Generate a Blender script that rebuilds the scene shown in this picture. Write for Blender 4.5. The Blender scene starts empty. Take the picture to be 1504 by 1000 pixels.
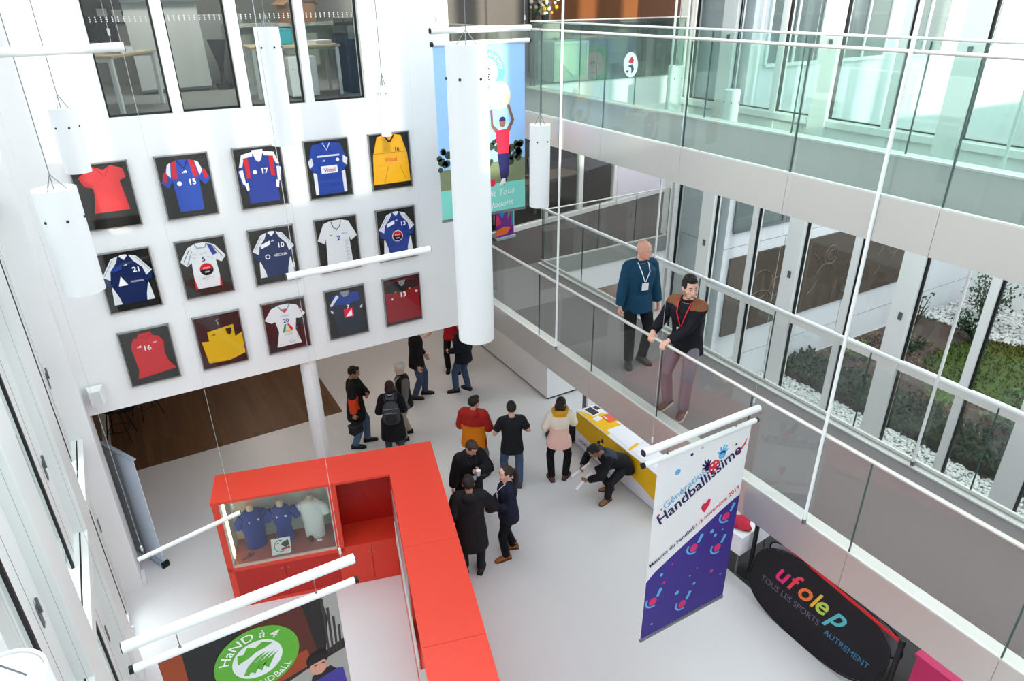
import bpy, bmesh, math, random
from mathutils import Vector, Matrix, Quaternion, noise
S = bpy.context.scene
COL = S.collection
random.seed(7)
PI = math.pi

# ------------------------------------------------------------------ camera
cam_d = bpy.data.cameras.new('camera')
cam = bpy.data.objects.new('camera', cam_d)
COL.objects.link(cam)
R_ = ((0.86286594, -0.50533426, -0.00998261),
      (-0.23268055, -0.37961731, -0.89540519),
      (0.44868935, 0.77493741, -0.4451403))
EYE = 7.75
cam.matrix_world = Matrix(((R_[0][0], -R_[1][0], -R_[2][0], 0.0),
                           (R_[0][1], -R_[1][1], -R_[2][1], 0.0),
                           (R_[0][2], -R_[1][2], -R_[2][2], EYE),
                           (0, 0, 0, 1)))
cam_d.sensor_width = 36.0
cam_d.lens = 1016.84 / 1504 * 36.0
cam_d.clip_start = 0.05
cam_d.clip_end = 300
S.camera = cam

# ------------------------------------------------------------------ light
W = bpy.data.worlds.new('sky')
S.world = W
W.use_nodes = True
bg = W.node_tree.nodes['Background']
bg.inputs[0].default_value = (0.93, 0.965, 1.0, 1)
bg.inputs[1].default_value = 2.8
SUN_DIR = Vector((0.36, 1.0, -0.285)).normalized()
sun_d = bpy.data.lights.new('sun', 'SUN')
sun_d.energy = 7.5
sun_d.angle = 0.009
sun_d.color = (1.0, 0.90, 0.76)
sun = bpy.data.objects.new('sun', sun_d)
sun.rotation_euler = SUN_DIR.to_track_quat('-Z', 'Y').to_euler()
sun.location = (-20, -40, 30)
COL.objects.link(sun)
S.view_settings.view_transform = 'Standard'
S.view_settings.look = 'None'
S.view_settings.gamma = 1.0
S.view_settings.use_curve_mapping = False
S.view_settings.exposure = 0.78
S.cycles.transparent_max_bounces = 32
S.cycles.max_bounces = 10
S.cycles.diffuse_bounces = 5
S.cycles.caustics_reflective = False
S.cycles.caustics_refractive = False

def ceiling_lamp(x, y, z, sx, sy, watts, col):
    d = bpy.data.lights.new('ceiling_lamp', 'AREA')
    d.shape = 'RECTANGLE'; d.size = sx; d.size_y = sy; d.energy = watts; d.color = col
    o = bpy.data.objects.new('ceiling_lamp', d); o.location = (x, y, z); COL.objects.link(o)
    return o
for lx, ly in ((2.0, 12.0), (5.2, 12.6), (2.0, 16.5), (5.6, 16.5)):
    ceiling_lamp(lx, ly, 2.83, 1.2, 1.2, 11, (1.0, 0.88, 0.76))          # lobby ceiling panels
ceiling_lamp(8.9, 12.5, 2.83, 1.2, 1.2, 9, (1.0, 0.88, 0.76))
for lx, ly in ((7.5, 11.8), (11.0, 12.0), (7.2, 14.6), (9.6, 14.9)):
    ceiling_lamp(lx, ly, 6.03, 1.2, .6, 26, (1.0, 0.96, 0.92))           # area lights added to brighten the dark gallery and its office
for lx in (1.0, 3.2):
    ceiling_lamp(lx, 12.5, 9.28, 1.2, .6, 30, (1.0, 0.97, 0.93))         # area lights added to brighten the upper office

# ------------------------------------------------------------------ materials
def lin(c):
    r = []
    for v in c[:3]:
        v = v / 255.0
        r.append(v / 12.92 if v <= 0.04045 else ((v + 0.055) / 1.055) ** 2.4)
    return (r[0], r[1], r[2], 1.0)

MATS = {}
def mat(name, rgb, rough=0.6, metal=0.0, spec=0.35, noise_amt=0.0, noise_scale=8.0, bump=0.0, bump_scale=60.0, emit=None):
    if name in MATS:
        return MATS[name]
    m = bpy.data.materials.new(name)
    m.use_nodes = True
    nt = m.node_tree
    b = nt.nodes['Principled BSDF']
    c = lin(rgb)
    b.inputs['Base Color'].default_value = c
    b.inputs['Roughness'].default_value = rough
    b.inputs['Metallic'].default_value = metal
    b.inputs['Specular IOR Level'].default_value = spec
    if noise_amt > 0:
        tc = nt.nodes.new('ShaderNodeTexCoord')
        n = nt.nodes.new('ShaderNodeTexNoise')
        n.inputs['Scale'].default_value = noise_scale
        n.inputs['Detail'].default_value = 4
        nt.links.new(tc.outputs['Object'], n.inputs['Vector'])
        mx = nt.nodes.new('ShaderNodeMix')
        mx.data_type = 'RGBA'
        lo = tuple(max(0, v * (1 - noise_amt)) for v in c[:3]) + (1,)
        hi = tuple(min(1, v * (1 + noise_amt)) for v in c[:3]) + (1,)
        mx.inputs[6].default_value = lo
        mx.inputs[7].default_value = hi
        nt.links.new(n.outputs['Fac'], mx.inputs[0])
        nt.links.new(mx.outputs[2], b.inputs['Base Color'])
    if bump > 0:
        tc = nt.nodes.new('ShaderNodeTexCoord')
        n2 = nt.nodes.new('ShaderNodeTexNoise')
        n2.inputs['Scale'].default_value = bump_scale
        nt.links.new(tc.outputs['Object'], n2.inputs['Vector'])
        bp = nt.nodes.new('ShaderNodeBump')
        bp.inputs['Strength'].default_value = bump
        bp.inputs['Distance'].default_value = 0.02
        nt.links.new(n2.outputs['Fac'], bp.inputs['Height'])
        nt.links.new(bp.outputs['Normal'], b.inputs['Normal'])
    if emit:
        b.inputs['Emission Color'].default_value = lin(emit[0])
        b.inputs['Emission Strength'].default_value = emit[1]
    MATS[name] = m
    return m

def glass(name, tint=(225, 240, 236), refl=1.0, haze=0.0):
    if name in MATS:
        return MATS[name]
    m = bpy.data.materials.new(name)
    m.use_nodes = True
    nt = m.node_tree
    nt.nodes.clear()
    out = nt.nodes.new('ShaderNodeOutputMaterial')
    tr = nt.nodes.new('ShaderNodeBsdfTransparent')
    tr.inputs[0].default_value = lin(tint)
    gl = nt.nodes.new('ShaderNodeBsdfGlossy')
    gl.inputs['Color'].default_value = (1, 1, 1, 1)
    gl.inputs['Roughness'].default_value = 0.02
    lw = nt.nodes.new('ShaderNodeLayerWeight')
    lw.inputs[0].default_value = 0.5
    pw = nt.nodes.new('ShaderNodeMath'); pw.operation = 'POWER'; pw.inputs[1].default_value = 4.5
    nt.links.new(lw.outputs['Facing'], pw.inputs[0])
    fr = nt.nodes.new('ShaderNodeMath'); fr.operation = 'MULTIPLY_ADD'; fr.inputs[1].default_value = 0.75 * refl; fr.inputs[2].default_value = 0.035 * refl
    nt.links.new(pw.outputs[0], fr.inputs[0])
    mx = nt.nodes.new('ShaderNodeMixShader')
    nt.links.new(fr.outputs[0], mx.inputs[0])
    nt.links.new(tr.outputs[0], mx.inputs[1])
    nt.links.new(gl.outputs[0], mx.inputs[2])
    last = mx
    if haze > 0:
        df = nt.nodes.new('ShaderNodeBsdfDiffuse')
        df.inputs[0].default_value = lin((235, 240, 238))
        m2 = nt.nodes.new('ShaderNodeMixShader')
        m2.inputs[0].default_value = haze
        nt.links.new(mx.outputs[0], m2.inputs[1])
        nt.links.new(df.outputs[0], m2.inputs[2])
        last = m2
    nt.links.new(last.outputs[0], out.inputs[0])
    MATS[name] = m
    return m

M_WALL = mat('white_paint', (228, 229, 230), 0.55, noise_amt=0.015, noise_scale=1.5)
M_WHITE = mat('white_metal', (228, 231, 231), 0.35)
M_FRAME = mat('facade_white_aluminium', (222, 226, 225), 0.4)
M_FRAME2 = mat('facade_grey_white', (205, 208, 206), 0.45)
M_BLACK = mat('black_rubber', (14, 15, 16), 0.5)
M_DARK = mat('dark_plastic', (32, 33, 36), 0.5)
M_GREY = mat('grey_metal', (120, 124, 128), 0.4, 0.6)
M_STEEL = mat('brushed_steel', (198, 195, 190), 0.36, 0.6, noise_amt=0.05, noise_scale=0.9)
M_GLASS = glass('clear_glass', (240, 247, 244))
M_GLASSG = glass('greenish_glass', (250, 251, 250), 0.9, 0.006)
M_GLASSW = glass('window_glass', (246, 250, 249), 0.9)
M_PICGLASS = glass('picture_glass', (252, 253, 252), 0.6)
M_CARPET = mat('grey_carpet', (116, 113, 113), 0.95, noise_amt=0.10, noise_scale=40, bump=0.3, bump_scale=220)
M_CARPETD = mat('dark_carpet', (62, 61, 61), 0.95, noise_amt=0.15, noise_scale=30, bump=0.4, bump_scale=220)
M_RED = mat('red_lacquer', (212, 62, 44), 0.32, noise_amt=0.03, noise_scale=1.2)
M_REDD = mat('red_inside', (176, 30, 20), 0.4)
M_SLATE = mat('slate_grey', (118, 113, 108), 0.7)

def floor_mat():
    m = mat('pale_resin_floor', (206, 206, 208), 0.30, spec=0.4)
    nt = m.node_tree
    b = nt.nodes['Principled BSDF']
    tc = nt.nodes.new('ShaderNodeTexCoord')
    n = nt.nodes.new('ShaderNodeTexNoise')
    n.inputs['Scale'].default_value = 0.8
    n.inputs['Detail'].default_value = 6
    nt.links.new(tc.outputs['Object'], n.inputs['Vector'])
    r = nt.nodes.new('ShaderNodeValToRGB')
    r.color_ramp.elements[0].color = lin((208, 208, 211))
    r.color_ramp.elements[1].color = lin((220, 220, 221))
    nt.links.new(n.outputs['Fac'], r.inputs[0])
    nt.links.new(r.outputs[0], b.inputs['Base Color'])
    return m
M_FLOOR = floor_mat()

def wood_mat(name, c1, c2, along='X', w=0.14):
    m = mat(name, c1, 0.45)
    nt = m.node_tree
    b = nt.nodes['Principled BSDF']
    tc = nt.nodes.new('ShaderNodeTexCoord')
    mp = nt.nodes.new('ShaderNodeMapping')
    if along == 'Y':
        mp.inputs['Rotation'].default_value = (0, 0, PI / 2)
    nt.links.new(tc.outputs['Object'], mp.inputs[0])
    br = nt.nodes.new('ShaderNodeTexBrick')
    br.inputs['Color1'].default_value = lin(c1)
    br.inputs['Color2'].default_value = lin(c2)
    br.inputs['Mortar'].default_value = lin(tuple(v * 0.7 for v in c1))
    br.inputs['Scale'].default_value = 1.0
    br.inputs['Mortar Size'].default_value = 0.002
    br.inputs['Brick Width'].default_value = 1.4
    br.inputs['Row Height'].default_value = w
    nt.links.new(mp.outputs[0], br.inputs['Vector'])
    nt.links.new(br.outputs[0], b.inputs['Base Color'])
    return m
M_WOODF = wood_mat('oak_floor', (112, 82, 58), (94, 68, 48), 'Y', 0.12)
M_WOODW = wood_mat('warm_wood_panel', (150, 92, 46), (140, 84, 42), 'X', 0.6)

# ------------------------------------------------------------------ helpers
def tag(o, label=None, cat=None, group=None, kind=None):
    if label: o['label'] = label
    if cat: o['category'] = cat
    if group: o['group'] = group
    if kind: o['kind'] = kind
    return o

def thing(name, label, cat, loc=(0, 0, 0), rotz=0.0, group=None, kind=None):
    o = bpy.data.objects.new(name, None)
    o.empty_display_size = 0.1
    COL.objects.link(o)
    o.location = loc
    o.rotation_euler = (0, 0, rotz)
    return tag(o, label, cat, group, kind)

def copy_tree(o, parent=None):
    c = o.copy()
    COL.objects.link(c)
    if parent is not None:
        c.parent = parent
        c.matrix_parent_inverse = o.matrix_parent_inverse.copy()
    for ch in list(o.children):
        copy_tree(ch, c)
    return c

def ortho(d):
    d = d.normalized()
    a = Vector((0, 0, 1)) if abs(d.z) < 0.9 else Vector((1, 0, 0))
    u = d.cross(a).normalized()
    return u, d.cross(u).normalized()

class MB:
    """collects shapes into one mesh"""
    def __init__(s):
        s.v = []; s.f = []; s.mi = []; s.cur = 0
    def add(s, vs, fs):
        b = len(s.v)
        s.v += [tuple(v) for v in vs]
        for f in fs:
            s.f.append(tuple(i + b for i in f)); s.mi.append(s.cur)
        return s
    def box(s, c, d, rz=0.0, rx=0.0, ry=0.0):
        hx, hy, hz = d[0] / 2, d[1] / 2, d[2] / 2
        M = Matrix.Translation(Vector(c)) @ Matrix.Rotation(rz, 4, 'Z') @ Matrix.Rotation(ry, 4, 'Y') @ Matrix.Rotation(rx, 4, 'X')
        vs = [M @ Vector((x * hx, y * hy, z * hz)) for x in (-1, 1) for y in (-1, 1) for z in (-1, 1)]
        return s.add(vs, [(0, 1, 3, 2), (4, 6, 7, 5), (0, 4, 5, 1), (2, 3, 7, 6), (0, 2, 6, 4), (1, 5, 7, 3)])
    def bx(s, x0, x1, y0, y1, z0, z1):
        return s.box(((x0 + x1) / 2, (y0 + y1) / 2, (z0 + z1) / 2), (abs(x1 - x0), abs(y1 - y0), abs(z1 - z0)))
    def loft(s, rings, cap=True, closed=False):
        n = len(rings[0])
        vs = [p for r in rings for p in r]
        fs = []
        m = len(rings)
        for i in range(m - 1 if not closed else m):
            a = i * n; b = ((i + 1) % m) * n
            for j in range(n):
                k = (j + 1) % n
                fs.append((a + j, a + k, b + k, b + j))
        if cap and not closed:
            fs.append(tuple(reversed(range(n))))
            fs.append(tuple((m - 1) * n + j for j in range(n)))
        return s.add(vs, fs)
    def tube(s, pts, rad, n=10, cap=True, ref=None, flat=1.0):
        pts = [Vector(p) for p in pts]
        if not isinstance(rad, (list, tuple)): rad = [rad] * len(pts)
        rings = []
        u = None
        for i, p in enumerate(pts):
            a = pts[max(0, i - 1)]; b = pts[min(len(pts) - 1, i + 1)]
            d = (b - a).normalized()
            if u is None:
                if ref is not None:
                    u = Vector(ref) - d * d.dot(Vector(ref)); u.normalize()
                else:
                    u, _ = ortho(d)
            else:
                u = u - d * d.dot(u)
                if u.length < 1e-6: u, _ = ortho(d)
                u.normalize()
            w = d.cross(u)
            r = rad[i]
            rings.append([p + u * (math.cos(t) * r) + w * (math.sin(t) * r * flat) for t in [2 * PI * k / n for k in range(n)]])
        return s.loft(rings, cap)
    def cyl(s, p0, p1, r, n=16):
        return s.tube([p0, p1], r, n)
    def ball(s, c, r, n=12, m=8, rot=None):
        if not isinstance(r, (list, tuple)): r = (r, r, r)
        c = Vector(c)
        vs = []; fs = []
        R = rot if rot is not None else Matrix.Identity(3)
        for i in range(1, m):
            ph = PI * i / m
            for j in range(n):
                th = 2 * PI * j / n
                vs.append(c + R @ Vector((r[0] * math.sin(ph) * math.cos(th), r[1] * math.sin(ph) * math.sin(th), r[2] * math.cos(ph))))
        t = len(vs); vs.append(c + R @ Vector((0, 0, r[2]))); vs.append(c + R @ Vector((0, 0, -r[2])))
        for i in range(m - 2):
            for j in range(n):
                k = (j + 1) % n
                fs.append((i * n + j, (i + 1) * n + j, (i + 1) * n + k, i * n + k))
        for j in range(n):
            k = (j + 1) % n
            fs.append((t, j, k)); fs.append((t + 1, (m - 2) * n + k, (m - 2) * n + j))
        return s.add(vs, fs)
    def prism(s, poly, fn, t0, t1):
        """2-D outline (u, v) extruded from w = t0 to w = t1, placed by fn(u, v, w)"""
        n = len(poly)
        a = sum(poly[i][0] * poly[(i + 1) % n][1] - poly[(i + 1) % n][0] * poly[i][1] for i in range(n))
        if a < 0: poly = list(reversed(poly))
        vs = [fn(p[0], p[1], t0) for p in poly] + [fn(p[0], p[1], t1) for p in poly]
        fs = [tuple(reversed(range(n))), tuple(n + i for i in range(n))]
        for i in range(n):
            j = (i + 1) % n
            fs.append((i, j, n + j, n + i))
        return s.add(vs, fs)
    def mesh(s, name, mats, smooth=False):
        me = bpy.data.meshes.new(name)
        me.from_pydata(s.v, [], s.f)
        if not isinstance(mats, (list, tuple)): mats = [mats]
        for m in mats: me.materials.append(m)
        for i, p in enumerate(me.polygons):
            p.material_index = s.mi[i] if s.mi[i] < len(mats) else 0
            p.use_smooth = smooth
        bm = bmesh.new(); bm.from_mesh(me)
        big = [f for f in bm.faces if len(f.verts) > 4]
        if big: bmesh.ops.triangulate(bm, faces=big, ngon_method='EAR_CLIP')
        bmesh.ops.recalc_face_normals(bm, faces=bm.faces)
        bm.to_mesh(me); bm.free()
        me.update()
        return me
    def build(s, name, mats, parent=None, smooth=False, bevel=0.0, label=None):
        me = s.mesh(name, mats, smooth)
        o = bpy.data.objects.new(name, me)
        COL.objects.link(o)
        if parent is not None: o.parent = parent
        if smooth == 'auto':
            pass
        if bevel > 0:
            b = o.modifiers.new('edge', 'BEVEL'); b.width = bevel; b.segments = 2; b.limit_method = 'ANGLE'; b.angle_limit = math.radians(50)
        if label: o['label'] = label
        return o

def auto_smooth(o, ang=40):
    me = o.data
    for p in me.polygons: p.use_smooth = True
    bm = bmesh.new(); bm.from_mesh(me)
    for e in bm.edges:
        if len(e.link_faces) == 2 and e.calc_face_angle(0) > math.radians(ang): e.smooth = False
    bm.to_mesh(me); bm.free()
    return o

def struct(name, mb, m, parent=None, bevel=0.0, smooth=False):
    o = mb.build(name, m, parent, smooth, bevel)
    if parent is None: o['kind'] = 'structure'
    return o

TEXT_CACHE = {}
def text_mesh(txt, size=1.0, bold=0.0, shear=0.0, space=1.0):
    """flat letter triangles: (verts2d, faces, width)"""
    key = (txt, bold, shear, space)
    if key not in TEXT_CACHE:
        cu = bpy.data.curves.new('lettering', 'FONT')
        cu.body = txt; cu.size = 1.0; cu.offset = bold; cu.shear = shear; cu.space_character = space
        cu.resolution_u = 3
        ob = bpy.data.objects.new('lettering', cu)
        COL.objects.link(ob)
        bpy.context.view_layer.update()
        me = bpy.data.meshes.new_from_object(ob.evaluated_get(bpy.context.evaluated_depsgraph_get()))
        vs = [(v.co.x, v.co.y) for v in me.vertices]
        fs = [tuple(p.vertices) for p in me.polygons]
        bpy.data.objects.remove(ob); bpy.data.curves.remove(cu); bpy.data.meshes.remove(me)
        x0 = min(v[0] for v in vs); x1 = max(v[0] for v in vs)
        TEXT_CACHE[key] = ([(v[0] - x0, v[1]) for v in vs], fs, x1 - x0)
    vs, fs, w = TEXT_CACHE[key]
    return [(v[0] * size, v[1] * size) for v in vs], fs, w * size

def put_text(mb, txt, size, fn, at=(0, 0), align='c', bold=0.0, shear=0.0, ang=0.0, w=0.0, space=1.0, th=0.0015):
    """letters as thin solid shapes on the surface fn(u, v, w)"""
    vs, fs, wd = text_mesh(txt, size, bold, shear, space)
    ox = {'c': -wd / 2, 'l': 0, 'r': -wd}[align]
    ca, sa = math.cos(ang), math.sin(ang)
    P = []
    for (x, y) in vs:
        x += ox
        P.append((at[0] + x * ca - y * sa, at[1] + x * sa + y * ca))
    mb.add([fn(p[0], p[1], w + th) for p in P], fs)
    return wd

def fit_text(mb, txt, length, fn, at, bold=0.0, shear=0.0, ang=0.0, w=0.0):
    wd = text_mesh(txt, 1.0, bold, shear)[2]
    return put_text(mb, txt, length / wd, fn, at, 'l', bold, shear, ang, w)

def put_text_arc(mb, txt, size, fn, centre, r, a0, w=0.0, bold=0.0, inward=False, th=0.0015):
    vs, fs, wd = text_mesh(txt, size, bold)
    P = []
    for (x, y) in vs:
        x -= wd / 2
        if not inward:
            a = a0 - x / r; rr = r + y
        else:
            a = a0 + x / r; rr = r - y
        P.append((centre[0] + rr * math.cos(a), centre[1] + rr * math.sin(a)))
    mb.add([fn(p[0], p[1], w + th) for p in P], fs)

def circle(cx, cy, r, n=28, ry=None, rot=0.0):
    ry = ry or r
    out = []
    for k in range(n):
        a = 2 * PI * k / n
        x, y = r * math.cos(a), ry * math.sin(a)
        out.append((cx + x * math.cos(rot) - y * math.sin(rot), cy + x * math.sin(rot) + y * math.cos(rot)))
    return out

def ring_shape(mb, fn, cx, cy, r0, r1, w0, w1, a0=0.0, a1=2 * PI, n=36, rx=1.0):
    full = abs(a1 - a0 - 2 * PI) < 1e-6
    for k in range(n):
        t0 = a0 + (a1 - a0) * k / n; t1 = a0 + (a1 - a0) * (k + 1) / n
        q = [(cx + r * math.cos(t) * rx, cy + r * math.sin(t)) for r, t in ((r0, t0), (r1, t0), (r1, t1), (r0, t1))]
        mb.prism(q, fn, w0, w1)
    return mb
# ------------------------------------------------------------------ the building
YW = 9.6          # wall with the jerseys
Z1, Z2 = 3.2, 6.37
struct('floor', MB().bx(-1.3, 10.0, -6, 20, -0.2, 0), M_FLOOR)
struct('floor_wood', MB().bx(-1.15, 3.1, 12.46, 19.9, 0, 0.006), M_WOODF)
struct('floor_carpet', MB().bx(6.68, 9.8, -5.9, 5.75, 0, 0.006), M_CARPETD)

m = MB()
wx = [(-0.96, 0.17), (0.86, 0.98), (1.66, 1.79), (2.48, 2.59), (3.30, 4.59)]
m.bx(-0.96, 4.59, YW, YW + 0.22, 2.8, 6.52)
for a, b in wx: m.bx(a, b, YW, YW + 0.22, 6.52, 9.0)
m.bx(-0.96, 4.59, YW, YW + 0.22, 9.0, 9.6)
struct('wall_back', m, M_WALL)
m = MB(); m.bx(2.088, 2.094, YW - 0.002, YW, 2.8, 6.52)
struct('trim_1', m, mat('joint_grey', (208, 210, 212)))
m = MB(); m.bx(-1.32, -0.95, 9.27, YW + 0.22, 0, 9.6); m.bx(-0.99, -0.90, 9.30, YW, 0, 0.07)
struct('wall_pier', m, M_WALL)
# glass of the four office windows in the back wall
for i, (a, b) in enumerate(((0.17, 0.86), (0.98, 1.66), (1.79, 2.48), (2.59, 3.30))):
    w = thing('window_%d' % (i + 1), None, None, (a, YW + 0.1, 6.52), kind='structure')
    MB().bx(0, b - a, 0, 0.012, 0, 2.48).build('glass', M_GLASSW, w)
    g = MB()
    g.bx(0, b - a, -0.02, 0.03, 0, 0.025); g.bx(0, 0.02, -0.02, 0.03, 0, 2.48); g.bx(b - a - 0.02, b - a, -0.02, 0.03, 0, 2.48)
    g.build('gasket', M_BLACK if i % 2 else M_DARK, w)
    d = MB()
    for k in range(11):
        for q in range(3):
            d.box((0.06 + k * (b - a - 0.12) / 10, -0.004, 1.02 + 0.022 * q), (0.012, 0.003, 0.014))
    d.build('manifestation_dots', mat('white_film', (225, 225, 222), 0.8), w)

# column under the wall
m = MB(); m.tube([(2.0, 9.76, 0), (2.0, 9.76, 2.8)], 0.125, 32)
o = struct('column', m, M_WALL, smooth=False); auto_smooth(o)

# slabs
struct('ceiling_lobby', MB().bx(-1.3, 5.0, YW + 0.22, 20, 2.85, Z1 - 0.02).bx(5.0, 16, 10.56, 20, 2.85, Z1 - 0.02), mat('soffit_white', (214, 208, 200), 0.7))
struct('floor_gallery', MB().bx(-1.3, 5.02, YW + 0.22, 20, Z1 - 0.02, Z1).bx(5.02, 16, 10.56, 20, Z1 - 0.02, Z1), mat('gallery_carpet', (74, 71, 69), 0.95, noise_amt=0.1, noise_scale=40))
struct('ceiling_gallery', MB().bx(-1.3, 5.0, YW + 0.22, 20, 6.05, Z2 - 0.02).bx(5.0, 16, 10.56, 20, 6.05, Z2 - 0.02), mat('soffit_grey', (190, 190, 188), 0.7))
struct('floor_office', MB().bx(-1.3, 5.02, YW + 0.22, 20, Z2 - 0.02, Z2).bx(5.02, 16, 10.56, 20, Z2 - 0.02, Z2), mat('office_carpet', (128, 130, 126), 0.95, noise_amt=0.08, noise_scale=40))
struct('ceiling_office', MB().bx(-1.3, 16, YW + 0.22, 20, 9.3, 9.6), mat('soffit_grey', (190, 190, 188), 0.7))
# lobby back and side walls
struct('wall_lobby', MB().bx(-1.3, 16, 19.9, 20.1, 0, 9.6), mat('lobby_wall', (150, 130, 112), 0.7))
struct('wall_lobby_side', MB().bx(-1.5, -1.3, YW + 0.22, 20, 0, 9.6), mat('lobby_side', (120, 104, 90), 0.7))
m = MB(); m.bx(7.0, 7.95, 10.62, 19.9, 0.05, 2.84)
struct('wall_core', m, M_WALL)
struct('baseboard_core', MB().bx(7.03, 7.92, 10.65, 19.9, 0, 0.05), M_DARK)
struct('wall_core_back', MB().bx(7.96, 9.95, 15.3, 15.5, 0, 2.84), M_WALL)
struct('floor_wood_core', MB().bx(7.96, 9.95, 10.7, 15.3, 0, 0.006), mat('dark_oak', (92, 66, 46), 0.5))

struct('floor_wing', MB().bx(9.95, 16, 10.72, 19.9, -0.2, 0), mat('dark_oak', (92, 66, 46)))
# bridges with metal fascias
def bridge(nm, z, zb, x1, y1):
    struct('floor_bridge_' + nm, MB().bx(5.02, x1, -6, y1, zb + 0.05, z), M_CARPET)
    f = MB()
    ys = [-6] + [7.83 - 1.31 * k for k in range(10, -1, -1)] + [10.56]
    for a, b in zip(ys[:-1], ys[1:]):
        if b > a: f.bx(4.98, 5.02, a + 0.0015, b - 0.0015, zb, z + 0.01)
    f.bx(5.0, 5.02, -6, 10.56, zb, z)
    struct('trim_fascia_' + nm, f, M_STEEL)
    t = MB(); t.bx(5.02, 5.14 if nm == 'lower' else 5.05, -6, 10.5, z, z + 0.012); t.bx(x1 - 0.16, x1, -6, 10.5, z, z + 0.02)
    struct('trim_edge_' + nm, t, mat('satin_aluminium', (206, 208, 204), 0.4, 0.3))
    t = MB(); t.bx(x1, x1 + 0.02, -6, 10.5, zb, z + 0.02)
    struct('trim_back_' + nm, t, M_FRAME2)
bridge('lower', Z1, 2.8, 6.82, 10.56)
bridge('upper', Z2, 6.03, 6.56, 10.56)
struct('trim_walkway_lower', MB().bx(6.84, 10.0, 10.52, 10.56, 2.88, Z1), mat('fascia_grey', (150, 153, 150), 0.4, 0.3))
struct('trim_bulkhead_lower', MB().bx(7.0, 10.0, 10.56, 10.62, 2.35, 2.88), M_WALL)
struct('trim_walkway_upper', MB().bx(6.6, 10.0, 10.52, 10.56, 5.9, Z2), M_WALL)

# glass balustrades
JY = [7.83 - 1.31 * k for k in range(0, 8)]
def balustrade(label, p0, p1, z, joints, rail_r=0.014, railm=None, flat=False, group=None):
    """runs from p0 to p1 (x, y); joints are distances along the run"""
    d = Vector((p1[0] - p0[0], p1[1] - p0[1], 0)); L = d.length
    t = thing('glass_balustrade', label, 'balustrade', (p0[0], p0[1], z), math.atan2(d.y, d.x), group)
    js = [0] + [j for j in joints if 0.05 < j < L - 0.05] + [L]
    for a, b in zip(js[:-1], js[1:]):
        MB().bx(a + 0.006, b - 0.006, -0.006, 0.006, -0.02, 0.98).build('glass_panel', M_GLASSG if z < 5 else glass('sea_green_glass', (238, 248, 244), 0.9, 0.012), t)
    for j in js: MB().bx(j - 0.006, j + 0.006, -0.0062, 0.0062, -0.02, 0.98).build('joint_seal', mat('glass_edge', (60, 84, 80), 0.3), t)
    r = MB()
    if flat: r.bx(0, L, -0.035, 0.035, 0.975, 1.02)
    else: r.tube([(0, 0, 1.0), (L, 0, 1.0)], rail_r, 12)
    rr = r.build('handrail', railm or mat('handrail_steel', (214, 212, 206), 0.3, 0.4), t)
    if not flat: auto_smooth(rr)
    MB().bx(0, L, -0.016, 0.016, -0.02, 0.012).build('base_channel', mat('satin_aluminium', (206, 208, 204)), t)
    return t
balustrade('glass balustrade in front of the two men on the lower bridge', (5.0, -5.5), (5.0, 10.4), Z1 + 0.01, [y + 5.5 for y in reversed(JY)], rail_r=0.019)
balustrade('glass balustrade along the inner edge of the upper balcony', (5.0, -5.5), (5.0, 10.4), Z2 + 0.01, [y + 5.5 for y in reversed(JY)])
balustrade('glass balustrade behind the two men on the garden side of the lower bridge', (6.76, -5.5), (6.76, 10.5), Z1 + 0.05, [y + 5.5 for y in (1.2, 2.5, 3.83, 5.14, 6.45, 7.8, 9.22)], railm=M_FRAME, flat=False, rail_r=0.026)
balustrade('glass balustrade on the window side of the upper balcony', (6.5, -5.5), (6.5, 10.5), Z2 + 0.01, [y + 5.5 for y in (1.2, 2.5, 3.83, 5.14, 6.45, 7.8, 9.1)], railm=M_FRAME)
balustrade('glass balustrade of the far gallery in front of the dark office', (6.82, 10.54), (9.9, 10.54), Z1 + 0.01, [1.28, 2.2])
balustrade('glass balustrade of the upper gallery beneath the wood panelling', (6.6, 10.54), (9.9, 10.54), Z2 + 0.01, [1.3, 2.4])
for y, lb in ((7.33, 'white hanger rod crossing the lower handrail beside the bald man'), (3.06, 'white hanger rod rising from the bridge edge beside the handball banner'), (-1.2, 'white hanger rod past the end of the upper balcony')):
    t = thing('hanger_rod', lb, 'rod', (4.972, y, Z1 + .01))
    a = MB(); a.tube([(0, 0, 0), (0, 0, 10.7)], 0.0155, 10); auto_smooth(a.build('rod', M_WHITE, t))
    a = MB(); a.tube([(0, 0, 0.0), (0, 0, 0.05)], 0.020, 10); auto_smooth(a.build('foot_clamp', M_GREY, t))
for y, lb in ((7.33, 'thin white hanger rod behind the bald man'), (3.07, 'white hanger rod in front of the garden shrubs')):
    t = thing('hanger_rod', lb, 'rod', (6.70, y, Z1 + 0.02))
    a = MB(); a.tube([(0, 0, 0), (0, 0, 10.7)], 0.0155, 10); auto_smooth(a.build('rod', M_WHITE, t))
    a = MB(); a.tube([(0, 0, 0), (0, 0, 0.05)], 0.022, 10); auto_smooth(a.build('foot_clamp', M_GREY, t))

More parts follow.
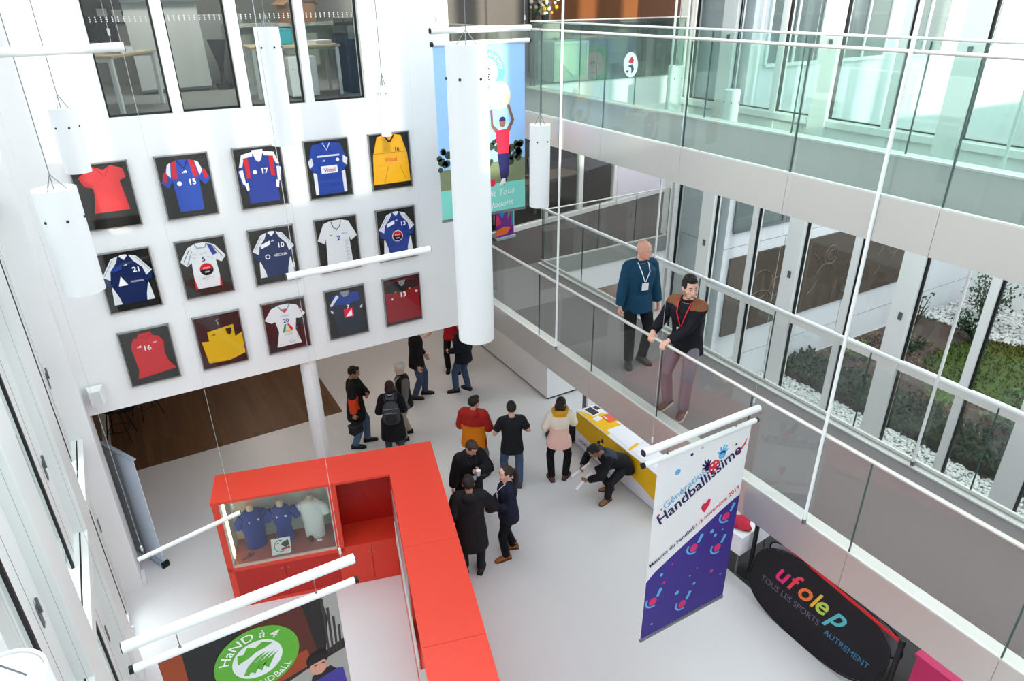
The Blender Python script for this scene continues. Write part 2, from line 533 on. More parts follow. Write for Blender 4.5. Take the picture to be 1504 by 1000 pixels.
# left facade, period 2.06 m
ZT = 6.6
n = 5
for k in range(-4, 3):
    g = 4.69 + 2.06 * k
    w = thing('window_%d' % n, None, None, (-1.22, g, 0), kind='structure'); n += 1
    y1 = min(1.06, 9.27 - g)
    f = MB()
    f.bx(-0.05, 0.02, 0, min(0.53, y1), 0, ZT)
    if y1 > 0.53: f.bx(-0.05, 0.15, 0.53, y1, 0, ZT)
    for zt in (2.68, 5.95):
        f.bx(-0.10, 0.07, -1.0, 0.53, zt - 0.16, zt)
        f.bx(0.085, 0.15, -1.0, min(0.53, y1), zt - 0.16, zt)
    f.bx(-0.05, 0.05, -1.0, 0, 0, 0.08)
    f.build('frame', M_FRAME, w, bevel=0.006)
    s = MB()
    for z0, z1 in ((0.08, 2.52), (2.68, 5.79), (5.95, ZT)):
        s.bx(0.0, 0.024, -0.045, 0, z0, z1)
    s.bx(0.07, 0.085, -1.0, min(0.53, y1), 2.54, 2.675); s.bx(0.07, 0.085, -1.0, min(0.53, y1), 5.81, 5.945)
    s.build('gasket', M_BLACK, w)
    s = MB(); s.bx(0.0202, 0.022, 0.20, 0.206, 0, ZT)
    if y1 > 0.53: s.bx(0.15, 0.1515, 0.26, 0.266, 0, ZT)
    s.build('seam', mat('seam_grey', (140, 143, 143)), w)
    MB().bx(0, 0.012, -1.0, 0, 0.08, ZT).build('glass', M_GLASSW, w)
    h = MB(); h.bx(0.02, 0.03, 0.28, 0.34, 3.55, 3.75); h.bx(0.03, 0.05, 0.30, 0.32, 3.68, 3.82)
    h.bx(0.02, 0.03, 0.28, 0.34, 1.3, 1.5)
    h.build('handle', mat('handle_grey', (104, 108, 110), 0.4, 0.5), w)
# right facade, X = 10
ZT = 9.6
for k in range(-1, 5):
    yb = 9.28 - 2.06 * k      # broad member spans yb .. yb + 0.30
    w = thing('window_%d' % n, None, None, (10.0, yb, 0), kind='structure'); n += 1
    f = MB(); yt = 0 if k >= 0 else -0.84
    if k >= 0: f.bx(-0.14, 0.06, 0, 0.31, 0, ZT)
    f.bx(-0.09, 0.06, -1.03, -0.91, 0, ZT)
    f.bx(-0.10, 0.06, -1.75, yt, 2.48, 2.60); f.bx(-0.06, 0.06, -1.75, yt, 5.45, 5.98)
    f.bx(-0.06, 0.06, -1.75, yt, 0, 0.1); f.bx(-0.12, 0.06, -1.75, yt, 5.86, 5.96)
    f.build('frame', M_FRAME, w, bevel=0.005)
    s = MB()
    for z0, z1 in ((0.1, 2.48), (2.60, 5.45), (5.98, ZT)):
        for yy in ((0.0, -1.03) if k >= 0 else (-1.03,)):
            s.bx(-0.06, -0.02, yy - 0.035, yy, z0, z1)
        s.bx(-0.05, -0.02, -1.75, yt, z0, z0 + 0.02)
    s.build('gasket', M_BLACK, w)
    MB().bx(0, 0.012, -1.75, yt, 0.1, ZT).build('glass', M_GLASSW, w)
    if k >= 0:
        h = MB(); h.bx(-0.155, -0.14, 0.10, 0.16, 3.3, 3.42); h.bx(-0.155, -0.14, 0.10, 0.16, 7.0, 7.12)
        h.build('handle', mat('handle_grey', (104, 108, 110)), w)
struct('wall_corner_post', MB().bx(9.9, 10.12, 10.5, 10.72, 0, 9.6), M_FRAME)

# added wall and mullions behind the camera, shaped to cut the sun into stripes
m = MB(); m.bx(-16, 30, -6.3, -6.0, 0, 9.65)
struct('wall_rear', m, M_WALL)  # unseen; sized to keep the sun off the lower jersey wall and garden
m = MB()
x = -14.0
random.seed(3)
while x < 9.5:
    wd = random.choice((0.28, 0.42, 0.62))
    m.bx(x, x + wd, -6.25, -6.05, 9.65, 13.5); x += wd + random.choice((0.5, 0.7, 0.95))
m.bx(-16, 10.2, -6.3, -6.0, 13.5, 14.0)
struct('window_rear_mullions', m, M_FRAME)  # unseen bars added to throw sun stripes on the jersey wall
SOLAR = glass('solar_glass', (206, 208, 208), .6)  # tint added to cut sky fill on the upper jersey wall
struct('window_rear_glazing', MB().bx(-16, 10.2, -6.16, -6.14, 9.65, 13.5), SOLAR)  # unseen pane added to dim the sky from behind
struct('window_street_glazing', MB().bx(-1.27, -1.25, -6, 9.27, 6.62, 14.0), SOLAR)  # unseen pane added to dim the sky above the street windows
r = MB(); r.bx(-1.3, 10.1, -6, 9.8, 14.0, 14.03)
struct('window_roof_glazing', r, glass('roof_glass', (228, 230, 230), 1.0))  # unseen tinted roof pane, added to keep the atrium dimmer than outdoors
r = MB()
for yy in (-4, -1, 2, 5, 8): r.bx(-1.3, 10.1, yy - .08, yy + .08, 13.7, 14.0)
struct('ceiling_roof_beams', r, M_FRAME)
# outside, left
struct('ground_outside_street', MB().bx(-30, -1.3, -10, 30, -0.2, -0.02), mat('paving_grey', (150, 150, 148), 0.9))
b = MB(); b.bx(-12.3, -12, -10, 30, 0, 4.4)
struct('wall_opposite_house', b, mat('render_pale', (196, 197, 194), 0.8))
b = MB()
for i in range(10):
    for z in (0.6, 2.5):
        b.bx(-12.0, -11.95, -8 + i * 3.6, -6.2 + i * 3.6, z, z + 1.4)
struct('window_opposite_house', b, mat('far_window', (86, 96, 100), 0.2))
# ------------------------------------------------------------------ framed jerseys
PAL = {'red': (206, 28, 40), 'blue': (30, 70, 172), 'navy': (22, 40, 92), 'white': (240, 238, 244), 'yellow': (228, 178, 24),
       'gold': (246, 176, 30), 'dred': (150, 26, 34), 'black': (28, 26, 26), 'dnavy': (34, 42, 60), 'mblue': (32, 62, 150),
       'grey': (150, 150, 156), 'coral': (222, 52, 56), 'rose': (214, 40, 70), 'green': (30, 140, 90), 'sky': (60, 140, 200), 'royal': (34, 56, 148)}
def cloth(c):
    return mat('cloth_' + c, PAL[c], 0.75, spec=0.2, bump=0.12, bump_scale=30)
def sym(half):
    """mirror an outline given down the right-hand side"""
    return [(u, v) for u, v in half] + [(1 - u, v) for u, v in reversed(half)]
TEE = sym([(.40, .93), (.45, .89), (.50, .88)][:0] + [(.56, .93), (.74, .88), (.95, .60), (.80, .52), (.74, .62), (.745, .12)])
POLO = sym([(.58, .93), (.76, .88), (.97, .58), (.83, .50), (.73, .60), (.66, .42), (.74, .12)])
WIDE = sym([(.58, .93), (.72, .90), (.96, .56), (.90, .46), (.76, .50), (.80, .12)])
def F(u, v, w):     # frame-local: u 0..1 across 0.60 m, v 0..1 up 0.78 m, w towards the room
    return Vector(((u - 0.5) * 0.60, -w, (v - 0.5) * 0.78))
class Jersey:
    def __init__(s, root): s.root = root; s.lay = 0
    def body(s, poly, col):
        m = MB()
        m.prism(poly, F, 0.006, 0.016)
        s.o = m.build('jersey', cloth(col), s.root, bevel=0.004)
        s.lay = 0.0172
        return s
    def patch(s, poly, col, name='patch', mirror=False):
        m = MB(); m.prism(poly, F, s.lay - 0.001, s.lay + 0.0008)
        if mirror: m.prism([(1 - u, v) for u, v in poly], F, s.lay - 0.001, s.lay + 0.0008)
        m.build(name, cloth(col), s.o); s.lay += 0.0014
        return s
    def num(s, t, at, size, col, bold=0.03, name='number', shear=0.0):
        m = MB(); put_text(m, t, size, lambda x, y, w: F(at[0] + x / 0.60, at[1] + y / 0.78, w), bold=bold, w=s.lay, shear=shear)
        m.build(name, cloth(col), s.o); s.lay += 0.0014
        return s
    def disc(s, at, r, col, name='patch', half=None):
        p = [(at[0] + x / 0.60, at[1] + y / 0.78) for x, y in circle(0, 0, r, 24)]
        if half == 'top': p = [q for q in p if q[1] >= at[1] - 1e-6]
        return s.patch(p, col, name)
    def stripes(s, at, col, k=0.020):     # small three-stroke maker's mark
        m = MB()
        for i in range(3):
            x = (i - 1) * k * 0.9; h = k * (0.6 + 0.5 * i)
            m.prism([(at[0] + (x - k * .3) / .6, at[1]), (at[0] + (x + k * .3) / .6, at[1]), (at[0] + (x + k * .1) / .6, at[1] + h / .78), (at[0] + (x - k * .5) / .6, at[1] + h / .78)], F, s.lay - .001, s.lay + .0008)
        m.build('logo', cloth(col), s.o); s.lay += 0.0014
        return s
    def lines(s, pts, col, r=0.0035, name='seam'):
        m = MB(); m.tube([F(u, v, s.lay) for u, v in pts], r, 5); m.build(name, cloth(col), s.o); return s
M_PFRAME = mat('frame_silver', (150, 148, 146), 0.35, 0.6)
M_BACK = mat('black_backing', (26, 22, 20), 0.8)
M_BACKM = mat('maroon_backing', (52, 16, 22), 0.8)
def picture(col, row, label, backing=None):
    x = 0.235 - 0.31 + 0.0 + 0.9075 * col; x = -0.07 + 0.9075 * col
    z = (5.645, 4.56, 3.482)[row]
    t = thing('framed_jersey', label, 'framed jersey', (x, YW - 0.022, z), 0, 'framed jerseys on the white wall')
    f = MB()
    for a in (-1, 1):
        f.box((a * 0.302, 0, 0), (0.014, 0.044, 0.80)); f.box((0, 0, a * 0.393), (0.618, 0.044, 0.014))
    f.build('frame', M_PFRAME, t, bevel=0.002)
    f = MB(); f.bx(-0.296, 0.296, -0.002, 0.02, -0.387, 0.387); f.build('backing', backing or M_BACK, t)
    f = MB(); f.bx(-0.296, 0.296, -0.021, -0.0195, -0.387, 0.387)
    g = f.build('glass', M_PICGLASS, t)
    # jersey geometry sits between backing (y -0.002) and glass (y -0.021)
    return Jersey(t)
FOOT = sym([(.60, .93), (.78, .88), (.985, .60), (.86, .50), (.76, .60), (.735, .10)])

def lower_navy(j, base='navy'):
    j.body(sym([(.58, .94), (.74, .90), (.97, .63), (.93, .47), (.80, .44), (.88, .12)]), base)
    j.patch([(.60, .935), (.74, .90), (.97, .63), (.84, .555), (.80, .70), (.66, .83)], 'white', 'sleeve', True)
    j.patch([(.84, .44), (.86, .40), (.89, .13), (.74, .13), (.76, .24)], 'white', 'side_panel', True)
    j.patch([(.42, .93), (.50, .86), (.58, .93), (.55, .95), (.45, .95)], 'white', 'collar')
    j.stripes((.50, .765), 'white', .014)
    j.lines([(.93, .64), (.72, .88)], 'grey', .003, 'sleeve_stripe'); j.lines([(.07, .64), (.28, .88)], 'grey', .003, 'sleeve_stripe')
    return j

j = picture(0, 0, 'framed plain red jersey, V neck, no number, first of the top row')
j.body([(.40, .96), (.57, .90), (.70, .965), (.90, .90), (.93, .76), (.80, .72), (.82, .60), (.86, .26), (.22, .26), (.30, .50), (.31, .64), (.17, .68), (.10, .82)], 'coral')
j.lines([(.42, .955), (.56, .80), (.68, .955)], 'dred', .004, 'collar')
j = picture(1, 0, 'framed blue jersey with red shoulder stripes and number 15')
j.body(FOOT, 'blue')
j.patch([(.28, .90), (.38, .92), (.34, .64), (.25, .64)], 'red', 'stripe', True); j.patch([(.20, .87), (.27, .90), (.22, .66), (.15, .74)], 'white', 'stripe', True)
j.patch([(.10, .76), (.16, .74), (.14, .60), (.06, .62)], 'red', 'sleeve_stripe', True)
j.lines([(.40, .92), (.50, .79), (.60, .92)], 'navy', .006, 'collar'); j.disc((.36, .56), .028, 'white'); j.num('15', (.62, .53), .095, 'white'); j.stripes((.50, .72), 'white', .022)
j = picture(2, 0, 'framed navy jersey, white shoulders, red stripes, white number 17')
j.body(sym([(.60, .94), (.84, .90), (.97, .60), (.92, .38), (.85, .37), (.835, .50), (.825, .08)]), 'royal')
j.patch([(.60, .935), (.84, .90), (.93, .70), (.86, .70), (.80, .84), (.62, .86)], 'white', 'shoulder', True)
j.patch([(.72, .84), (.82, .84), (.80, .50), (.72, .52)], 'red', 'stripe', True); j.patch([(.86, .66), (.95, .64), (.90, .42), (.84, .40)], 'white', 'sleeve_stripe', True); j.patch([(.80, .44), (.87, .42), (.84, .30), (.79, .32)], 'white', 'cuff', True)
j.patch([(.38, .96), (.44, .80), (.50, .76), (.56, .80), (.62, .96)], 'white', 'collar'); j.disc((.38, .60), .026, 'white'); j.num('17', (.60, .57), .092, 'white')
j = picture(3, 0, 'framed royal blue jersey with white bar and sponsor panel across the chest')
j.body(sym([(.60, .96), (.82, .93), (.96, .62), (.90, .50), (.86, .50), (.87, .06)]), 'blue')
j.patch([(.26, .715), (.78, .715), (.78, .745), (.26, .745)], 'white', 'chest_bar'); j.patch([(.86, .72), (.96, .66), (.93, .54), (.84, .60)], 'white', 'sleeve_stripe', True); j.patch([(.79, .44), (.87, .46), (.87, .07), (.80, .07)], 'white', 'side_panel', True)
j.lines([(.42, .95), (.50, .83), (.58, .95)], 'white', .006, 'collar'); j.patch([(.32, .43), (.70, .43), (.70, .56), (.32, .56)], 'white', 'sponsor_panel'); j.num('Vittel', (.51, .455), .075, 'red', .01, 'lettering'); j.stripes((.40, .64), 'white', .014); j.disc((.72, .65), .024, 'white')
j = picture(4, 0, 'framed yellow goalkeeper jersey with black collar and black number 16')
j.body(sym([(.62, .985), (.80, .95), (.93, .62), (.97, .10)]), 'gold')
j.lines([(.38, .97), (.48, .86), (.52, .86), (.62, .97)], 'black', .011, 'collar'); j.num('16', (.68, .68), .075, 'black'); j.num('Vittel', (.50, .50), .085, 'rose', .008, 'lettering'); j.lines([(.10, .66), (.90, .66)], 'black', .0018); j.lines([(.30, .12), (.42, .42)], 'black', .0018); j.lines([(.84, .16), (.72, .42)], 'black', .0018); j.stripes((.34, .72), 'yellow', .014)
j = lower_navy(picture(0, 1, 'framed navy jersey with white sleeves, triangle logo and number 21'))
j.num('21', (.67, .64), .095, 'white'); j.patch([(.28, .44), (.46, .44), (.36, .60)], 'white', 'logo'); j.num('PROMAN', (.64, .47), .035, 'white', 0, 'lettering'); j.patch([(.24, .68), (.42, .72), (.42, .78), (.24, .74)], 'mblue', 'sponsor_panel')
j = picture(1, 1, 'framed white signed jersey with number 5 and red and black round logo')
j.body(sym([(.60, .94), (.78, .88), (.97, .66), (.86, .56), (.75, .62), (.78, .14)]), 'white')
j.patch([(.62, .92), (.72, .88), (.80, .72), (.70, .70)], 'royal', 'shoulder_panel'); j.patch([(.77, .36), (.73, .14), (.785, .14)], 'red', 'side_panel', True)
j.lines([(.38, .93), (.42, .86), (.58, .86), (.62, .93)], 'grey', .008, 'collar'); j.lines([(.10, .66), (.26, .86)], 'black', .004, 'sleeve_stripe'); j.lines([(.16, .60), (.30, .82)], 'grey', .005, 'sleeve_stripe'); j.lines([(.90, .66), (.74, .86)], 'black', .004, 'sleeve_stripe')
j.num('5', (.50, .62), .085, 'navy'); j.disc((.52, .47), .085, 'black', 'logo'); j.patch([(.52 + x / .6, .47 + y / .78) for x, y in circle(0, 0, .084, 32) if y > -0.004], 'red', 'logo'); j.num('SPORT', (.52, .485), .03, 'white', .01, 'lettering'); j.num('2000', (.52, .415), .03, 'white', .01, 'lettering')
for i in range(12):
    a = random.uniform(.28, .70); b = random.choice((random.uniform(.64, .78), random.uniform(.22, .34)))
    j.lines([(a, b), (a + .03, b + .015), (a + .02, b - .01), (a + .07, b + .01)], 'navy', .0013, 'signature')
j = lower_navy(picture(2, 1, 'framed navy jersey with white sleeves, round logo and number 10'))
j.num('10', (.68, .64), .095, 'white'); j.disc((.34, .50), .035, 'white', 'logo'); j.disc((.34, .50), .022, 'navy', 'logo'); j.num('VEOLIA', (.63, .485), .055, 'white', .008, 'lettering'); j.patch([(.22, .66), (.44, .72), (.44, .79), (.22, .73)], 'white', 'sponsor_panel')
j = picture(3, 1, 'framed plain white T-shirt jersey with blue number 2')
j.body(sym([(.62, .96), (.80, .92), (.985, .62), (.82, .54), (.78, .64), (.82, .04)]), 'white')
j.lines([(.38, .95), (.42, .84), (.50, .79), (.58, .84), (.62, .95)], 'navy', .006, 'collar'); j.patch([(.47, .80), (.53, .80), (.50, .765)], 'red', 'collar_tab'); j.num('2', (.52, .58), .10, 'mblue'); j.stripes((.34, .68), 'navy', .013); j.num('FRANCE', (.68, .69), .022, 'navy', 0, 'lettering')
for i in range(7):
    v = .10 + i * .07; j.lines([(.66, v), (.73, v + .05), (.68, v + .05), (.76, v + .02)], 'grey', .0018, 'signature')
j = lower_navy(picture(4, 1, 'framed bright blue jersey with white sleeves, red round logo and number 13'), 'mblue')
j.num('13', (.68, .66), .09, 'white'); j.disc((.50, .47), .085, 'white', 'logo'); j.disc((.50, .47), .076, 'black', 'logo'); j.patch([(.50 + x / .6, .47 + y / .78) for x, y in circle(0, 0, .075, 32) if y > -0.004], 'red', 'logo'); j.num('SPORT', (.50, .485), .028, 'white', .01, 'lettering'); j.num('2000', (.50, .42), .028, 'white', .01, 'lettering'); j.patch([(.24, .66), (.44, .72), (.44, .79), (.24, .73)], 'white', 'sponsor_panel')
j = picture(0, 2, 'framed red sleeveless jersey with white number 16 on black')
j.body([(.38, .93), (.62, .94), (.66, .86), (.76, .84), (.84, .72), (.80, .50), (.84, .34), (.96, .18), (.16, .12), (.22, .28), (.20, .50), (.18, .72), (.26, .86), (.34, .86)], 'red')
j.lines([(.40, .90), (.50, .83), (.62, .90)], 'dred', .006, 'collar'); j.num('16', (.50, .62), .10, 'white'); j.stripes((.34, .69), 'white', .02); j.num('ADR', (.66, .73), .026, 'white', .01, 'lettering')
j = picture(1, 2, 'framed folded yellow jersey with dark crest hanging low on a hook', M_BACKM)
j.body([(.24, .70), (.82, .76), (.82, .52), (.98, .58), (.97, .16), (.60, .08), (.14, .10), (.08, .54), (.24, .52)], 'yellow')
j.patch([(.64, .71), (.77, .71), (.76, .62), (.705, .57), (.65, .62)], 'black', 'crest'); j.stripes((.36, .62), 'black', .018); j.lines([(.14, .16), (.60, .12), (.97, .22)], 'gold', .003, 'hem')
m = MB(); m.tube([F(.50, .80, .012), F(.50, .86, .012), F(.47, .89, .012), F(.53, .91, .012)], .004, 6); m.ball(F(.505, .835, .012), .009); m.build('hook', M_STEEL, j.root)
j = picture(2, 2, 'framed white jersey with number 20 and coloured triangle logo on maroon', M_BACKM)
j.body(sym([(.60, .93), (.80, .88), (.985, .68), (.84, .60), (.75, .62), (.70, .40), (.80, .10)]), 'white')
j.lines([(.36, .93), (.42, .84), (.58, .84), (.64, .93)], 'grey', .008, 'collar'); j.patch([(.42, .83), (.58, .83), (.50, .76)], 'rose', 'collar_tab'); j.num('20', (.50, .57), .085, 'mblue', .015); j.num('HANDBALL', (.50, .70), .025, 'sky', .005, 'lettering')
j.patch([(.38, .38), (.45, .54), (.49, .54), (.44, .38)], 'green', 'logo'); j.patch([(.51, .54), (.55, .54), (.64, .44), (.60, .38)], 'rose', 'logo'); j.patch([(.44, .38), (.58, .38), (.50, .44)], 'gold', 'logo'); j.num('France', (.52, .32), .04, 'grey', 0, 'lettering')
for i in range(5): j.lines([(.70, .20 + i * .07), (.75, .25 + i * .07), (.71, .24 + i * .07)], 'grey', .0018, 'signature')
j.lines([(.50, .18), (.56, .21), (.52, .15), (.64, .17)], 'navy', .0022, 'signature'); j.lines([(.90, .72), (.84, .84)], 'rose', .006, 'sleeve_stripe')
j = picture(3, 2, 'framed dark jersey with blue yoke, number 7 and red square logo')
j.body(sym([(.62, .94), (.86, .88), (.97, .60), (.86, .54), (.82, .30), (.80, .06)]), 'dnavy')
j.patch([(.16, .90), (.84, .90), (.86, .72), (.50, .66), (.14, .72)], 'mblue', 'yoke'); j.patch([(.08, .70), (.14, .68), (.34, .86), (.28, .90)], 'white', 'shoulder_panel'); j.patch([(.38, .95), (.44, .84), (.56, .84), (.62, .95)], 'grey', 'collar')
j.num('7', (.54, .58), .085, 'white'); j.patch([(.42, .40), (.66, .40), (.66, .58), (.42, .58)], 'rose', 'logo'); j.patch([(.46, .42), (.62, .42), (.62, .56), (.54, .50)], 'white', 'logo'); j.patch([(.09, .62), (.15, .58), (.15, .54), (.10, .56)], 'white', 'cuff', True)
j = picture(4, 2, 'framed dark red jersey filling its frame, white number 13', M_BACKM)
j.body([(.04, .88), (.36, .95), (.64, .95), (.96, .88), (.985, .06), (.03, .06)], 'dred')
j.patch([(.05, .70), (.05, .88), (.36, .94), (.64, .94), (.95, .88), (.95, .74), (.50, .68)], 'black', 'yoke'); j.patch([(.39, .93), (.44, .84), (.50, .80), (.56, .84), (.61, .93)], 'grey', 'collar'); j.num('13', (.52, .58), .11, 'white', .02); j.patch([(.19, .55), (.23, .55), (.23, .59), (.19, .59)], 'white', 'cuff'); j.patch([(.86, .62), (.92, .62), (.92, .66), (.86, .66)], 'white', 'cuff'); j.stripes((.30, .70), 'gold', .012); j.stripes((.70, .72), 'gold', .014)

# ------------------------------------------------------------------ red reception unit (rotated)
A0 = math.atan2(-0.262, 0.965)      # unit's length axis, seen from its far right corner
cx, cy = 3.2, 7.98
CT = 1.87
def kfn(name, label, cat): return thing(name, label, cat, (cx, cy, 0), A0 + PI)
# local: +x runs left along the back leg, +y towards the camera (after rotating by A0 + pi)
k = kfn('reception_unit', 'tall red L-shaped reception unit with glazed showcase and open niche', 'reception unit')
b = MB()
b.bx(0, 2.98, 0.0, 0.02, 0.06, CT - 0.04)                                  # outer back
b.bx(2.90, 2.98, 0.02, 0.62, 0.0, CT - 0.04)                               # left cheek
b.bx(1.40, 1.50, 0.02, 0.62, 0.0, CT - 0.04)                               # divider
b.bx(0.66, 2.98, 0.02, 0.62, 0.0, 0.06); b.bx(0.66, 2.98, 0.02, 0.62, 0.66, 0.72)
b.bx(0.0, 0.02, 0.0, 6.2, 0.06, CT - 0.04)                                 # outer front of the side leg
b.bx(0.60, 0.66, 0.02, 6.2, 0.72, CT - 0.04) if False else None
b.bx(0.60, 0.66, 0.02, 2.5, 0.0, CT - 0.04)
b.build('carcass', M_RED, k, bevel=0.003)
b = MB(); b.bx(-0.01, 2.99, -0.01, 0.62, CT - 0.04, CT); b.bx(-0.01, 0.66, 0.62, 2.099, CT - 0.04, CT)
b.build('top', M_RED, k, bevel=0.002)
b = MB(); b.bx(-0.01, 0.66, 2.101, 3.578, CT - 0.04, CT); b.build('top', M_RED, k, bevel=0.002)
b = MB(); b.bx(-0.01, 0.66, 3.582, 6.2, CT - 0.04, CT); b.build('top', M_RED, k, bevel=0.002)
b = MB(); b.bx(0.66, 1.40, 0.10, 0.12, 0.72, CT - 0.04); b.bx(1.395, 1.40, 0.12, 0.60, 0.72, CT - 0.04); b.build('niche_lining', M_REDD, k)
M_BRASS = mat('brass', (200, 150, 70), 0.3, 0.8)
for x0, x1, xk, mm in ((0.665, 1.03, 0.99, M_RED), (1.035, 1.40, 1.07, M_RED), (1.50, 2.235, 2.19, M_REDD), (2.24, 2.90, 2.28, M_REDD)):
    d = MB(); d.bx(x0, x1, 0.60, 0.618, 0.06, 0.66); d = d.build('door', mm, k, bevel=0.002)
    MB().cyl((xk, 0.618, 0.58), (xk, 0.632, 0.58), 0.012, 10).build('knob', M_BRASS, d)
b = MB(); b.bx(1.50, 2.90, 0.03, 0.05, 0.72, CT - 0.04); b.bx(2.885, 2.90, 0.05, 0.6, 0.72, CT - 0.04); b.bx(1.50, 1.515, 0.05, 0.60, 0.72, CT - 0.04); b.build('showcase_lining', mat('showcase_white', (222, 224, 218), 0.6), k)
b = MB(); b.bx(1.515, 2.885, 0.05, 0.58, 0.72, 0.735); b.build('showcase_shelf', mat('rose_glass', (170, 92, 88), 0.15), k)
b = MB(); b.bx(1.50, 2.90, 0.595, 0.603, 0.76, CT - 0.05); b.build('showcase_glass', M_GLASS, k)
b = MB(); b.bx(1.50, 2.90, 0.59, 0.612, 0.72, 0.76); b.build('glass_rail', mat('rail_beige', (190, 170, 160), 0.4), k)
b = MB()
for y in (0.44, 0.50): b.cyl((2.875, y, 0.80), (2.875, y, CT - 0.10), 0.009, 8)
b.build('light_strip', mat('warm_tube', (255, 226, 190), 0.5, emit=((255, 214, 160), 5.0)), k)
b = MB(); b.bx(0.66, 0.675, 0.7, 3.1, 0.70, 1.10); b.bx(0.60, 0.69, 3.15, 6.0, 0.98, 1.02); b.build('desk_ledge', M_FRAME2, k)
b = MB(); b.bx(0.58, 0.60, 2.5, 6.2, 0.0, 0.98); b.bx(0.60, 0.66, 2.5, 6.2, 0.0, 0.06); b.build('desk_front', M_RED, k)
b = MB(); b.bx(0.655, 0.668, 0.75, 2.45, 0.75, 1.70); b.build('pin_rail', mat('grey_metal2', (168, 168, 170), 0.4, 0.5), k)

# showcase busts (three), card, small items: world placement from the unit's frame
KM = Matrix.Translation((cx, cy, 0)) @ Matrix.Rotation(A0 + PI, 4, 'Z')
def bust(x, y, label, col, turn=0.0, female=False):
    p = KM @ Vector((x, y, 0.736))
    t = thing('mannequin_bust', label, 'mannequin', p, A0 + PI + turn, 'jerseys on busts in the showcase')
    r = MB(); n = 20
    prof = [(0.0, .105, .075), (.06, .125, .085), (.16, .115, .08), (.26, .10, .075), (.36, .125, .085), (.46, .15, .09), (.54, .155, .085), (.60, .11, .07), (.635, .06, .055)] if female else \
           [(0.0, .14, .09), (.10, .145, .095), (.25, .145, .095), (.40, .165, .10), (.52, .175, .095), (.60, .14, .08), (.645, .07, .06)]
    r.loft([[Vector((a * math.cos(q), b * math.sin(q), z)) for q in [2 * PI * i / n for i in range(n)]] for z, a, b in prof])
    for s in (-1, 1):
        r.tube([(s * .13, 0, .56), (s * .185, 0.01, .50), (s * .205, .02, .41)], [.058, .057, .052], 12)
    auto_smooth(r.build('jersey', cloth(col), t), 60)
    r = MB(); r.tube([(0, 0, .62), (0, .0, .70), (0, 0, .74)], [.052, .046, .040], 14); auto_smooth(r.build('neck', mat('mannequin_beige', (206, 190, 176), 0.5), t), 60)
    l = MB(); l.box((-.06, .088, .50), (.035, .006, .03)); l.box((.06, .088, .50), (.02, .006, .03)); l.build('logo', cloth('white'), t)
    return t
bust(2.60, 0.24, 'blue jersey on the showcase bust by the light tubes', 'royal', 0.35)
bust(2.20, 0.24, 'blue fitted jersey on the middle showcase bust', 'royal', 0, True)
bust(1.79, 0.24, 'white jersey on the showcase bust next to the red niche', 'white', -0.2)
p = KM @ Vector((2.26, 0.42, 0.737))
t = thing('club_card', 'white card with a red, green and black emblem on the showcase floor', 'card', p, A0 + PI)
def CF(u, v, w): return Vector((u, 0.06 - v * 0.5 - w * 0.86, v * 0.86 - 0.5 * w + 0.004))
m = MB(); m.prism([(-.13, 0), (.13, 0), (.13, .22), (-.13, .22)], lambda u, v, w: Vector((u, 0.10 - v * 0.6 + w, v * .80 + .002)), 0, .006); m.build('card', cloth('white'), t)
cf = lambda u, v, w: Vector((-u, 0.108 - v * 0.6 + w, v * .80 + .002))
m = MB(); ring_shape(m, cf, -.01, .115, .075, .083, .0, .002, 1.2, 5.4); m.build('emblem_ring', M_BLACK, t)
m = MB(); m.prism([(.02, .16), (.10, .19), (.115, .12), (.06, .09), (.0, .13)], cf, 0, .002); m.build('emblem_crest', mat('bottle_green', (22, 62, 54)), t)
m = MB(); m.prism([(-.02, .055), (.12, .07), (.115, .10), (.02, .085)], cf, 0, .002); m.prism([(-.06, .14), (-.02, .155), (-.04, .165)], cf, 0, .002); m.build('emblem_flash', cloth('red'), t)
p = KM @ Vector((2.72, 0.45, 0.737))
t = thing('sandal_pair', 'small dark rubber sandal on the showcase floor under the light tubes', 'sandal', p, 0.3)
m = MB(); m.prism([(-.09, -.02), (.06, -.03), (.10, 0), (.06, .03), (-.09, .02)], lambda u, v, w: Vector((u, v, w)), 0, .016); m.build('sole', mat('mauve', (120, 60, 74)), t)
m = MB(); m.tube([(.02, -.028, .012), (.03, 0, .045), (.02, .028, .012)], .008, 6); m.build('strap', M_DARK, t)
p = KM @ Vector((1.74, 0.40, 0.737))
t = thing('name_card', 'tiny white name card on the showcase floor beside the divider', 'card', p, A0)
MB().prism([(-.035, 0), (.035, 0), (.035, .03), (-.035, .03)], lambda u, v, w: Vector((u, v * .6 + w, v * .8 + .001)), 0, .003).build('card', cloth('white'), t)
p = KM @ Vector((1.86, 0.36, 0.737))
t = thing('handball', 'small dark toy handball on the showcase floor near the white jersey', 'ball', p)
auto_smooth(MB().ball((0, 0, .042), .042, 16, 10).build('ball', mat('ball_maroon', (96, 36, 44)), t), 60)

